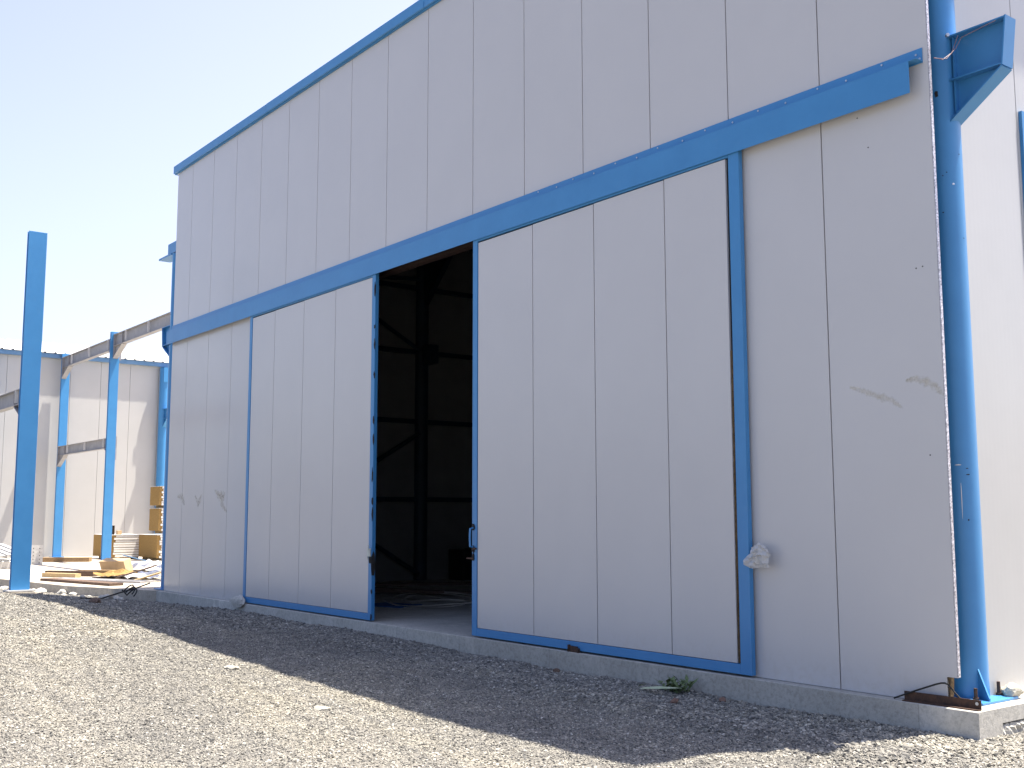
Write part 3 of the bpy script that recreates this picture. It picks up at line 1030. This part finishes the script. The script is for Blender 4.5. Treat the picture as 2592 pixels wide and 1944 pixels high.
smear([(-15.21, 1.69), (-14.97, 1.67), (-14.84, 1.52)], 0.045, 4)
smear([(-14.37, 1.70), (-14.2, 1.53), (-14.06, 1.71)], 0.04, 5)
smear([(-13.51, 1.77), (-13.3, 1.68), (-13.1, 1.68), (-13.2, 1.53), (-12.95, 1.39)], 0.05, 6)
smear([(-13.4, 1.70), (-13.15, 1.62)], 0.06, 7)
# small drilled holes in the last panel
for x, z in ((-0.10, 3.20), (-0.155, 3.195), (-0.53, 4.25), (-0.11, 1.77), (-0.62, 4.52)):
    MB().tube([(x, -0.0012, z), (x, 0.004, z)], 0.006, 8).build('drill_hole', M_BLACK, fw_)

# ------------------------------------------------------------------ small things round the plinth
t = MB()
a, b = Vector((-0.375, -0.055, 0)), Vector((0.212, -0.03, 0))
d = (b - a).normalized()
nn = Vector((-d.y, d.x, 0))
mid = (a + b) / 2
hl = (b - a).length / 2
t.obox(mid + Vector((0, 0, ZS + 0.036)), d * hl, nn * 0.0035, (0, 0, 0.034))
t.obox(mid - nn * 0.0235 + Vector((0, 0, ZS + 0.0055)), d * hl, nn * 0.0195, (0, 0, 0.0035))
ang = t.build('angle_iron', M_RUST)
tag(ang, 'rusty steel angle bar lying along the plinth edge at the right corner', 'steel bar')
h = MB()
p = b - d * 0.03
h.tube([p + Vector((0, 0, ZS + 0.045)) - nn * 0.0036, p + Vector((0, 0, ZS + 0.045)) - nn * 0.0045], 0.012, 14)
h.build('hole_light_disc', M_ZINC, ang, label='round bolt hole near the end of the bar, light through it painted as a pale disc')  # pale disc stands in for the light showing through the hole
t = MB()
t.tube([(-0.46, -0.062, ZS + 0.007), (-0.285, -0.06, 0.045), (-0.12, -0.05, 0.11), (-0.075, -0.048, 0.124), (-0.05, -0.045, 0.126), (-0.025, -0.043, 0.117), (0.025, -0.04, 0.064), (0.07, -0.022, 0.01)], 0.0065, 8)
tag(t.build('bent_rod', M_DARK, smooth=True), 'thin dark bent reinforcing rod leaning over the angle bar by the corner column', 'rod')
t = MB()
t.blob((0.055, 0.66, ZS + 0.05), 0.085, 0.11, 0.062, 3, 0.10, 21, 1)
tag(t.build('rock', M_ROCK), 'pale lump of rock on the plinth behind the corner column', 'rock')
# plastic bag caught behind the door edge
t = MB()
rs = np.random.default_rng(4)
nu, nv = 13, 11
for side in (0, 1):
    vs, fs = [], []
    for i in range(nu):
        for j in range(nv):
            u, v = i / (nu - 1) * 2 - 1, j / (nv - 1) * 2 - 1
            rim = max(0.0, 1 - max(abs(u), abs(v)) ** 2)
            w = 0.115 * (1 - 0.30 * max(v, 0)) * (1 + 0.35 * max(-v, 0) * max(-u, 0))
            x = -1.685 + u * w + 0.02 * math.sin(3 * v) + 0.006 * rs.normal()
            z = 0.985 + v * 0.10 * (1 - 0.25 * u * u) + 0.012 * math.sin(4 * u + 1) + 0.006 * rs.normal()
            y = -0.088 + (-1 if side == 0 else 1) * rim * 0.028 + (rs.normal() * 0.010 if rim > 0 else 0)
            vs.append((x, min(y, -0.0795), z))
    for i in range(nu - 1):
        for j in range(nv - 1):
            fs.append((i * nv + j, i * nv + j + 1, (i + 1) * nv + j + 1, (i + 1) * nv + j))
    t.add(vs, fs)
tag(t.build('plastic_bag', M_PLASTIC, smooth=True), 'crumpled translucent plastic bag snagged on the right sliding door edge', 'bag')
# weed and bricks at the plinth
def ground_at(x, y):
    return float(gz(np.array([x]), np.array([y]))[0])
w = thing('weed', 'small green weed with pale lower leaves growing at the plinth foot', 'plant', (-2.5, -0.3, ground_at(-2.5, -0.3)))
lf, pf = MB(), MB()
for k in range(90):
    a = random.uniform(0, 6.28)
    l = random.uniform(0.05, 0.13)
    c = Vector((-2.5 + random.uniform(-0.14, 0.13), -0.26 + random.uniform(-0.07, 0.07), ground_at(-2.5, -0.27) + random.uniform(0.0, 0.08)))
    d = Vector((math.cos(a), math.sin(a), random.uniform(0.2, 1.1))).normalized()
    s = d.cross(Vector((0, 0, 1))).normalized() * random.uniform(0.012, 0.026)
    u = Vector((0, 0, 0.012))
    lf.add([c, c + d * l * 0.5 + s, c + d * l + u * -1, c + d * l * 0.5 - s, c + d * l * 0.5 - u * 0.3], [(0, 1, 4), (1, 2, 4), (2, 3, 4), (3, 0, 4)])
lf.build('leaf_cluster', M_LEAF, w)
zg = ground_at(-2.5, -0.5) + 0.035
pf.add([(-2.72, -0.5, zg), (-2.5, -0.50, zg + 0.025), (-2.28, -0.42, zg + 0.05), (-2.5, -0.47, zg + 0.045), (-2.7, -0.47, zg + 0.012)], [(0, 1, 3, 4), (1, 2, 3)])
pf.add([(-2.8, -0.45, zg), (-2.74, -0.48, zg + 0.03), (-2.68, -0.43, zg + 0.05), (-2.74, -0.41, zg + 0.03)], [(0, 1, 2, 3)])
pf.build('pale_leaf', M_LEAFP, w)
for k, (x, y, r, lab) in enumerate(((-2.18, -0.62, 0.045, 'reddish broken brick piece lying just in front of the green weed'), (-4.2, -0.22, 0.04, 'dark brown stone against the plinth under the right sliding door'), (-1.95, -0.28, 0.04, 'reddish stone half sunk in gravel close to the plinth, right of the weed'))):
    t = MB()
    t.blob((x, y, ground_at(x, y) + r * 0.4), r, r * 0.9, r * 0.75, 2, 0.2, k + 70, 1)
    tag(t.build('brick_fragment', M_BRICK if k != 1 else M_WOODD), lab, 'brick piece', 'brick pieces in the gravel')
# a few larger pale stones out on the gravel
for k, (px, py, lab) in enumerate(((-3.9, -3.0, 'pale flat stone in the sunlit gravel near the shadow edge'), (-6.3, -2.75, 'whitish flat chip lying right by the shadow edge mid way along'), (0.74, -0.28, 'dark flat slab of stone beside the right plinth corner'))):
    t = MB()
    t.blob((px, py, ground_at(px, py) + 0.012), 0.11, 0.07, 0.022, 2, 0.2, k + 90, 1)
    tag(t.build('flat_stone', M_WOODD if k == 2 else M_ROCK), lab, 'stone', 'larger flat stones')

# inside debris just behind the doorway
def K(p):
    """points measured against a slab top of 0 moved along their sight lines to the real slab top"""
    return tuple(CAM + (np.array(p, float) - CAM) * 1.034)
t = MB()
for k in range(4):
    cx, cy = -9.9 + 0.25 * random.uniform(-1, 1), 2.2 + 0.2 * random.uniform(-1, 1)
    rr = random.uniform(0.7, 1.15)
    t.tube([(cx + rr * math.cos(a) * 1.1, cy + rr * 0.75 * math.sin(a), ZS + 0.03 + 0.02 * k + 0.05 * math.sin(a * 2 + k)) for a in np.linspace(0, 6.283 * 0.93, 40)], 0.008, 5)
tag(t.build('hose_coil', M_PALECABLE, smooth=True), 'pale hose lying in loose coils on the floor inside the doorway', 'hose')
for k, (x, y, l, a, lab) in enumerate(((-12.0, 3.0, 2.6, 35, 'long dark board lying on the floor inside, left of the hose coils'), (-12.8, 4.0, 3.0, 60, 'dark board lying furthest back on the floor inside the hall'), (-11.2, 2.2, 2.0, 12, 'short dark board inside the doorway just behind the hose coils'))):
    t = MB()
    u = Vector((math.cos(R(a)), math.sin(R(a)), 0))
    t.obox((x, y, ZS + 0.06 + 0.05 * k), u * l / 2, Vector((-u.y, u.x, 0)) * 0.11, (0, 0, 0.02))
    tag(t.build('board', M_WOODD), lab, 'board', 'boards inside the hall')
t = MB()
t.box(-15.4, -14.8, 6.1, 6.6, ZS, 0.62, 0.02)
t.box(-15.3, -14.9, 6.61, 7.1, ZS, 0.42, 0.02)
t.box(-15.35, -14.7, 7.11, 7.6, ZS, 0.2, 0.02)
tag(t.build('machine_box', M_DARK), 'dark stepped box standing by the inner column inside the hall', 'box')
t = MB()
t.obox((-10.15, 1.5, ZS + 0.012), (0.35, 0.12, 0), (-0.1, 0.26, 0), (0, 0, 0.009))
tag(t.build('blue_sheet', M_BLUESHEET), 'flat dark blue sheet on the floor inside the doorway near the left leaf', 'sheet')

# ------------------------------------------------------------------ the neighbouring hall on the left
XW = K((-33.5, 0, 0))[0]
def kz(z): return CAM[2] + (z - CAM[2]) * 1.034
def ky(y): return CAM[1] + (y - CAM[1]) * 1.034
def kx(x): return CAM[0] + (x - CAM[0]) * 1.034
NB = thing('neighbouring_hall', 'cream panel hall with blue gutter, white ribbed roof and blue columns at the left', 'building', (XW - 8, 12, ZS))
zt = kz(6.56)
yy = [ky(v) for v in np.arange(-6.83, 32, 0.996)]
mb = MB()
for a, b in zip(yy[:-1], yy[1:]):
    g, c = 0.0035, 0.004
    mb.prism([(XW - 0.03, a + g), (XW - c, a + g), (XW, a + g + c), (XW, b - g - c), (XW - c, b - g), (XW - 0.03, b - g)], 'z', ZS + 0.002, zt)
nw = mb.build('wall', M_SHEETY, NB)
MB().box(XW - 0.08, XW - 0.0325, yy[0], yy[-1], ZS + 0.003, zt).build('panel_core', M_DARK, nw)
rx = XW - 8.3
mb = MB()
mb.prism([(XW - 0.085, ZS), (XW - 0.085, zt), (rx, zt + 1.5), (XW - 16.5, zt), (XW - 16.5, ZS)], 'y', yy[0], yy[0] + 0.06)
mb.prism([(XW - 0.085, ZS), (XW - 0.085, zt), (rx, zt + 1.5), (XW - 16.5, zt), (XW - 16.5, ZS)], 'y', yy[-1] - 0.06, yy[-1])
mb.box(XW - 16.56, XW - 16.505, yy[0], yy[-1], ZS, zt)
mb.build('end_wall', M_SHEETY, NB)
ov = 0.15
ze = kz(6.70)
mb = MB()
prof = []
y = yy[0] - 0.1
while y < yy[-1] + 0.1:
    prof += [(y, 0), (y + 0.25, 0), (y + 0.27, 0.04), (y + 0.31, 0.04), (y + 0.335, 0)]
    y += 0.34
slope = 0.187
for sgn in (1, -1):
    x_e = XW + ov + 0.05 if sgn > 0 else XW - 16.7
    n = len(prof)
    vs = [(x_e, p[0], ze + p[1]) for p in prof] + [(rx, p[0], ze + abs(x_e - rx) * slope + p[1]) for p in prof]
    vs += [(x_e, p[0], ze + p[1] - 0.008) for p in prof] + [(rx, p[0], ze + abs(x_e - rx) * slope + p[1] - 0.008) for p in prof]
    fs = [(i, i + 1, n + i + 1, n + i) for i in range(n - 1)] + [(2 * n + i + 1, 2 * n + i, 3 * n + i, 3 * n + i + 1) for i in range(n - 1)]
    fs += [(i, 2 * n + i, 2 * n + i + 1, i + 1) for i in range(n - 1)]
    mb.add(vs, fs)
mb.build('roof', M_ROOF, NB)
mb = MB()
mb.box(XW + 0.003, XW + ov, yy[0], yy[-1], kz(6.545), ze - 0.012, 0.005)
mb.build('gutter', M_GUTTER, NB)
for i, y in enumerate((-4.6, 0.62, 6.25, 11.6, 17)):
    cy = ky(y)
    cx = XW + 0.21
    c = corner_column(cx, cy, 0.17, 1, kz(6.5)).build('column', M_BLUE, NB, smooth=True)
    bracket_mesh(cx, cy, 0.17, 1, kz(5.04), kz(4.72), kz(4.40), 0.6).build('bracket', M_BLUE, c)
    MB().box(cx + 0.18, cx + 0.20, cy - 0.1, cy + 0.1, kz(5.98), kz(6.5)).build('connection_plate', M_BLUE, c)

# ------------------------------------------------------------------ open steel frame between the halls
def ipost(x, y, z0, z1, wx, dy):
    """H section: broad flanges facing along X, shallow web between them"""
    mb = MB()
    tf = 0.014
    mb.box(x + wx / 2 - tf, x + wx / 2, y - dy / 2, y + dy / 2, z0, z1, 0.002)
    mb.box(x - wx / 2, x - wx / 2 + tf, y - dy / 2, y + dy / 2, z0, z1, 0.002)
    mb.box(x - wx / 2 + tf + 0.0005, x + wx / 2 - tf - 0.0005, y - dy / 2 + 0.022, y + dy / 2 - 0.022, z0 + 0.001, z1 - 0.004)
    return mb
def ibeam(x0, x1, y, z0, z1, w, name, m, parent, hl=True, hr=True, cl=1.9, hh=0.34):
    """grey I beam along X with haunched ends and stiffeners"""
    mb = MB()
    tf = 0.014
    mb.box(x0, x1, y - w / 2, y + w / 2, z1 - tf, z1)
    mb.box(x0, x1, y - w / 2, y + w / 2, z0, z0 + tf)
    mb.box(x0, x1, y - 0.006, y + 0.006, z0 + tf + 0.0005, z1 - tf - 0.0005)
    for on, xa, s in ((hl, x0, 1), (hr, x1, -1)):
        if on:
            L = 0.75
            mb.prism([(xa, z0 - 0.001), (xa + s * L, z0 - 0.001), (xa, z0 - hh)], 'y', y - 0.006, y + 0.006)
            u = Vector((s * L, 0, hh))
            mid = Vector((xa + s * L / 2, y, z0 - hh / 2 - 0.008))
            nrm = Vector((-u.z, 0, u.x)).normalized() * 0.007
            mb.obox(mid, u / 2, (0, w / 2, 0), nrm)
            mb.box(min(xa, xa + s * 0.016), max(xa, xa + s * 0.016), y - w / 2 - 0.001, y + w / 2 + 0.001, z0 - hh - 0.03, z1 + 0.02)
            xs = xa + s * L
            mb.box(xs - 0.006, xs + 0.006, y - w / 2 + 0.001, y + w / 2 - 0.001, z0 + tf + 0.001, z1 - tf - 0.001)
    b = mb.build(name, m, parent)
    x = x0 + cl * 0.55
    while x < x1 - 0.4:
        c = MB()
        c.box(x, x + 0.012, y - w / 2 - 0.012, y - w / 2 + 0.05, z0 + tf + 0.03, z1 - tf)
        c.build('cleat', M_WHITE, b)  # white colour stands in for sunlight on these small plates
        x += cl
    return b
fx, fy = kx(-27.6), ky(2.68)
FR = thing('steel_frame', 'open row of blue steel posts joined by grey haunched beams between the two halls', 'steel frame', (fx, fy, ZS))
bx = XW + 0.62
pb = ipost(bx - 0.34, fy + 0.21, ZS, kz(6.69), 0.10, 0.27).build('post', M_BLUE, FR, label='blue post close to the cream wall')
ipost(fx, fy, ZS, kz(6.65), 0.10, 0.265).build('post', M_BLUE, FR, label='blue post standing alone in the middle of the row')
dx = kx(-21.9)
ipost(dx, fy, ZS, kz(6.65), 0.10, 0.265).build('post', M_BLUE, FR)
ibeam(bx - 0.285, fx - 0.055, fy + 0.15, kz(6.20), kz(6.55), 0.16, 'beam', M_PRIMER, FR)
ibeam(fx + 0.055, dx - 0.055, fy + 0.02, kz(6.22), kz(6.57), 0.16, 'beam', M_PRIMER, FR)
ibeam(dx + 0.055, -16.25, fy + 0.02, kz(6.22), kz(6.57), 0.16, 'beam', M_PRIMER, FR)
ibeam(bx - 0.285, fx - 0.055, fy + 0.13, kz(3.30), kz(3.60), 0.14, 'beam', M_PRIMER, FR)
for x, y in ((bx - 0.34, fy + 0.21), (fx, fy)):
    MB().box(x - 0.17, x + 0.17, y - 0.2, y + 0.2, ZS + 0.001, ZS + 0.02).build('base_plate', M_BLUE, FR)

AX, AY, AZ0 = -17.25, -2.13, ZS
CA = thing('steel_column', 'tall free-standing blue H column nearest the camera at the left, on a pale footing', 'steel column', (AX, AY, AZ0))
ipost(AX, AY, AZ0 + 0.025, 6.70, 0.11, 0.33).build('post', M_BLUE, CA)
MB().box(AX - 0.2, AX + 0.2, AY - 0.24, AY + 0.24, AZ0, AZ0 + 0.025).build('base_plate', M_GALV, CA)
mb = MB()
for k in range(12):
    mb.blob((AX + random.uniform(-0.28, 0.28), AY + random.uniform(-0.28, 0.28), AZ0 - 0.05), 0.1, 0.1, 0.05, 1, 0.4, k + 300)
mb.box(AX - 0.26, AX + 0.26, AY - 0.3, AY + 0.3, -0.7, AZ0 - 0.012)
mb.build('footing', M_YARD, CA)
ibeam(-24.6, AX - 0.09, AY, 3.44, 3.74, 0.15, 'beam', M_PRIMER, CA, False, True, 2.6)

# ------------------------------------------------------------------ stacks of sandwich panels
def bundle(x0, x1, y0, y1, z0, z1, label):
    t = thing('panel_bundle', label, 'panel stack', (x0, y0, z0), 'bundles of wall panels on the yard')
    mb = MB()
    n = max(5, int((z1 - z0) / 0.072))
    hgt = (z1 - z0) / n
    core = MB()
    core.box(x0 + 0.02, x1 - 0.03, y0 + 0.006, y1 - 0.01, z0 + 0.004, z1 - 0.004, 0.012)
    core.build('wool_core', M_WOOL, t)
    for k in range(n):
        za = z0 + k * hgt
        jx = random.uniform(-0.01, 0.012)
        mb.box(x1 - 0.10, x1 + jx, y0 + 0.1 + random.uniform(-0.04, 0.05), y1, za + 0.006, za + hgt - 0.010)
    mb.box(x0, x1 + 0.01, y0 - 0.004, y1, z1 - 0.0035, z1 + 0.006)
    mb.build('panels', M_WHITE, t)
    for yb in (y0 + 0.2, y1 - 0.25):
        MB().box(x0 + 0.02, x1 - 0.04, yb, yb + 0.1, z0 - 0.085, z0 + 0.002).build('batten', M_WOODP, t)
    return t
bundle(kx(-31.6), kx(-29.8), ky(3.52), ky(4.53), 0.045, kz(0.76), 'wide low bundle of white panels with yellow wool ends, beneath the bottle')
bundle(kx(-30.0), kx(-28.2), ky(4.36), ky(5.5), 0.045, kz(0.77), 'lowest panel bundle of the tall stack against the grey warehouse corner')
bundle(kx(-29.05), kx(-28.2), ky(4.38), ky(5.5), kz(0.89), kz(1.565), 'middle panel bundle of the tall stack against the grey warehouse corner')
bundle(kx(-29.05), kx(-28.2), ky(4.38), ky(5.5), kz(1.65), kz(2.22), 'topmost panel bundle of the tall stack against the grey warehouse corner')
zb = kz(0.76) + 0.007
t = MB()
bxp, byp = kx(-30.1), ky(3.66)
t.tube([(bxp, byp, zb), (bxp, byp, zb + 0.17), (bxp, byp, zb + 0.2), (bxp, byp, zb + 0.29)], 0.045, 12)
tag(t.build('bottle', M_GLASSDARK, smooth=True), 'small dark bottle standing on the low panel bundle', 'bottle')
t = MB()
t.box(bxp - 0.08, bxp + 0.05, byp + 0.12, byp + 0.26, zb, zb + 0.13, 0.006)
tag(t.build('carton', M_CARD), 'tiny brown carton on the low panel bundle beside the bottle', 'box')

# ------------------------------------------------------------------ scrap on the yard slab
def plank(a, b, w, h, m, label, name='plank', z=None, cat='plank', g='planks on the yard'):
    a, b = Vector(K((a[0], a[1], 0))), Vector(K((b[0], b[1], 0)))
    a.z = b.z = 0
    u = (b - a)
    n = Vector((-u.y, u.x, 0)).normalized()
    zc = (ZS if z is None else z) + h / 2 + 0.002
    mb = MB()
    mb.obox((a + b) / 2 + Vector((0, 0, zc)), u / 2, n * w / 2, (0, 0, h / 2))
    return tag(mb.build(name, m), label, cat, g)
plank((-29.6, 1.5), (-28.9, 2.65), 0.35, 0.13, M_WOOD, 'thick weathered plank furthest back on the yard, left of the middle post')
plank((-21.2, -0.65), (-20.3, -0.2), 0.16, 0.09, M_WOODP, 'short pale sawn plank nearest the tall blue column')
plank((-21.6, -0.5), (-20.6, 0.25), 0.14, 0.12, M_WOODD, 'dark brown plank lying just behind the short pale plank')
plank((-21.2, 0.1), (-20.6, 0.65), 0.2, 0.13, M_WOOD, 'stubby brown timber block between the planks and the yellow sheet')
plank((-19.7, -1.0), (-17.0, -0.45), 0.3, 0.05, M_WOODD, 'long dark board along the front edge of the yard slab')
plank((-19.9, -0.75), (-17.6, 0.35), 0.4, 0.035, M_PRIMER, 'long grey metal strip lying behind the dark board', 'metal_strip', None, 'metal strip', None)
# crumpled sheets and wrapping
def sheet(cx, cy, rx_, ry_, h, m, name, label, cat, seed, g=None):
    c = K((cx, cy, 0))
    rs = np.random.default_rng(seed)
    n = 9
    mb = MB()
    hz = rs.random((n, n)) * h
    hz[1:-1, 1:-1] = (hz[1:-1, 1:-1] * 2 + hz[:-2, 1:-1] + hz[2:, 1:-1]) / 3
    vs, fs = [], []
    for lay in (0, 1):
        for i in range(n):
            for j in range(n):
                u, v = i / (n - 1) * 2 - 1, j / (n - 1) * 2 - 1
                e = 1 - 0.25 * abs(u * v)
                vs.append((c[0] + u * rx_ * e, c[1] + v * ry_ * e, ZS + 0.012 + hz[i, j] * (1 - 0.55 * max(abs(u), abs(v))) - 0.004 * lay))
    for i in range(n - 1):
        for j in range(n - 1):
            q = (i * n + j, i * n + j + 1, (i + 1) * n + j + 1, (i + 1) * n + j)
            fs += [q, tuple(k + n * n for k in q[::-1])]
    mb.add(vs, fs)
    return tag(mb.build(name, m), label, cat, g)
sheet(-19.9, 0.55, 0.7, 0.55, 0.22, M_WOOL, 'wool_sheet', 'torn yellow sheet of mineral wool on the yard slab', 'insulation', 5)
sheet(-19.3, 0.75, 0.8, 0.4, 0.18, M_WHITE, 'plastic_wrap', 'crumpled white wrapping in front of the warehouse corner', 'wrapping', 6)
sheet(-22.5, 2.1, 0.7, 0.5, 0.35, M_WHITE, 'plastic_wrap', 'heap of white wrapping behind the cardboard box', 'wrapping', 8)
c = K((-21.7, 1.08, 0))
t = MB()
t.obox((c[0] - 0.2, c[1] + 0.05, ZS + 0.17), (0.16, 0.24, 0), (-0.24, 0.16, 0.03), (0.02, -0.05, 0.15))
tag(t.build('cardboard_box', M_CARD), 'squashed brown cardboard box on the yard slab', 'box')
c = K((-24.3, 2.5, 0))
t = MB()
t.obox((c[0], c[1], ZS + 0.22), (0.1, 0.42, -0.12), (-0.2, 0.05, 0), (0, 0, 0.012))
tag(t.build('tilted_panel', M_GUTTER), 'small tilted blue-grey sheet piece behind the cardboard box', 'sheet')
for k, (x, y, lab) in enumerate(((-18.2, 0.55, 'broken pale board leaning in the scrap heap at the warehouse corner'), (-18.9, 0.95, 'white splintered board topmost in the scrap heap at the corner'), (-18.0, 0.25, 'dark broken board lowest in the scrap heap at the corner'), (-19.6, 1.6, 'thin pale lath sticking out behind the scrap heap'))):
    c = K((x, y, 0))
    mb = MB()
    a = random.uniform(0.3, 1.2)
    mb.obox((c[0], c[1], ZS + 0.09 + 0.06 * (k % 3)), (0.45 * math.cos(a), 0.45 * math.sin(a), 0.12), (-0.1 * math.sin(a), 0.1 * math.cos(a), 0.02), (0, 0, 0.014))
    tag(mb.build('broken_board', (M_WOODP, M_WHITE, M_WOODD, M_WOODP)[k]), lab, 'board', 'broken boards at the corner')
# galvanised purlins and a perforated plate behind the tall column
g0 = thing('purlin_stack', 'stack of galvanised purlins at the left edge behind the tall blue column', 'purlins', K((-27, -0.4, 0)))
for k in range(5):
    c = Vector(K((-26.6, -0.75 + 0.17 * k, 0)))
    mb = MB()
    u = Vector((1.1, 0.05, -0.10))
    mb.obox((c.x, c.y, ZS + 0.42 + 0.02 * k), u, (0, 0.07, 0), (0, 0, 0.012))
    mb.obox((c.x, c.y - 0.068, ZS + 0.37 + 0.02 * k), u, (0, 0.004, 0), (0, 0, 0.045))
    mb.build('purlin', M_GALV, g0)
c = Vector(K((-26.6, -0.45, 0)))
MB().box(c.x - 1.2, c.x + 1.0, c.y - 0.45, c.y + 0.45, ZS + 0.001, ZS + 0.2, 0.01).build('support', M_GALV, g0)
c = Vector(K((-27.6, 0.78, 0)))
g1 = thing('perforated_channel', 'upright galvanised channel with rows of holes beside the tall blue column', 'steel channel', c)
MB().box(c.x - 0.06, c.x, c.y - 0.14, c.y + 0.20, ZS, ZS + 0.55).build('channel_body', M_GALV, g1)
for k in range(5):
    for s in (-0.06, 0.11):
        MB().tube([(c.x - 0.001, c.y + s, ZS + 0.06 + 0.1 * k), (c.x + 0.002, c.y + s, ZS + 0.06 + 0.1 * k)], 0.014, 8).build('hole', M_BLACK, g1)
# cable running off the slab, rubble along its edge
t = MB()
p = [(-16.6, 0.05, 0.06), (-16.3, -0.3, 0.0), (-15.9, -0.75, -0.05), (-15.5, -1.2, -0.11), (-15.15, -1.65, ground_at(-15.15, -1.65) + 0.02)]
t.tube(p, 0.014, 6)
tag(t.build('cable', M_DARK, smooth=True), 'dark cable hanging off the slab edge onto the gravel by the warehouse corner', 'cable')
t = MB()
for k in range(3):
    t.tube([(-15.9 + 0.18 * math.cos(a) + 0.1 * k, -0.62 + 0.1 * math.sin(a), -0.04 + 0.12 * abs(math.sin(a)) - 0.03 * k) for a in np.linspace(0, 3.4, 14)], 0.013, 6)
tag(t.build('wire_loops', M_DARK, smooth=True), 'tangle of dark wire loops at the plinth end', 'wire')
for k in range(16):
    x = random.uniform(-20.5, -16.2)
    y = -0.25 + (x + 15.78) * 0.25 - random.uniform(0.1, 0.5)
    r = random.uniform(0.05, 0.13)
    t = MB()
    t.blob((x, y, ground_at(x, y) + r * 0.2), r * 1.3, r, r * 0.7, 2, 0.15, k + 400, 1)
    tag(t.build('rubble_lump', M_CONC), 'lump of broken concrete along the front edge of the yard slab', 'rubble', 'rubble along the yard edge')
t = MB()
t.blob((-12.15, -0.13, ZS + 0.03), 0.26, 0.06, 0.12, 3, 0.2, 77, 1)
tag(t.build('mortar_pile', M_CONC), 'small heap of mortar on the plinth at the left door foot', 'mortar heap')
t = MB()
t.blob((-14.0, -1.75, ground_at(-14.0, -1.75) + 0.03), 0.16, 0.1, 0.08, 2, 0.2, 78, 1)
tag(t.build('dark_clod', M_WOODD), 'dark clod at the end of the cable on the shaded gravel', 'clod')
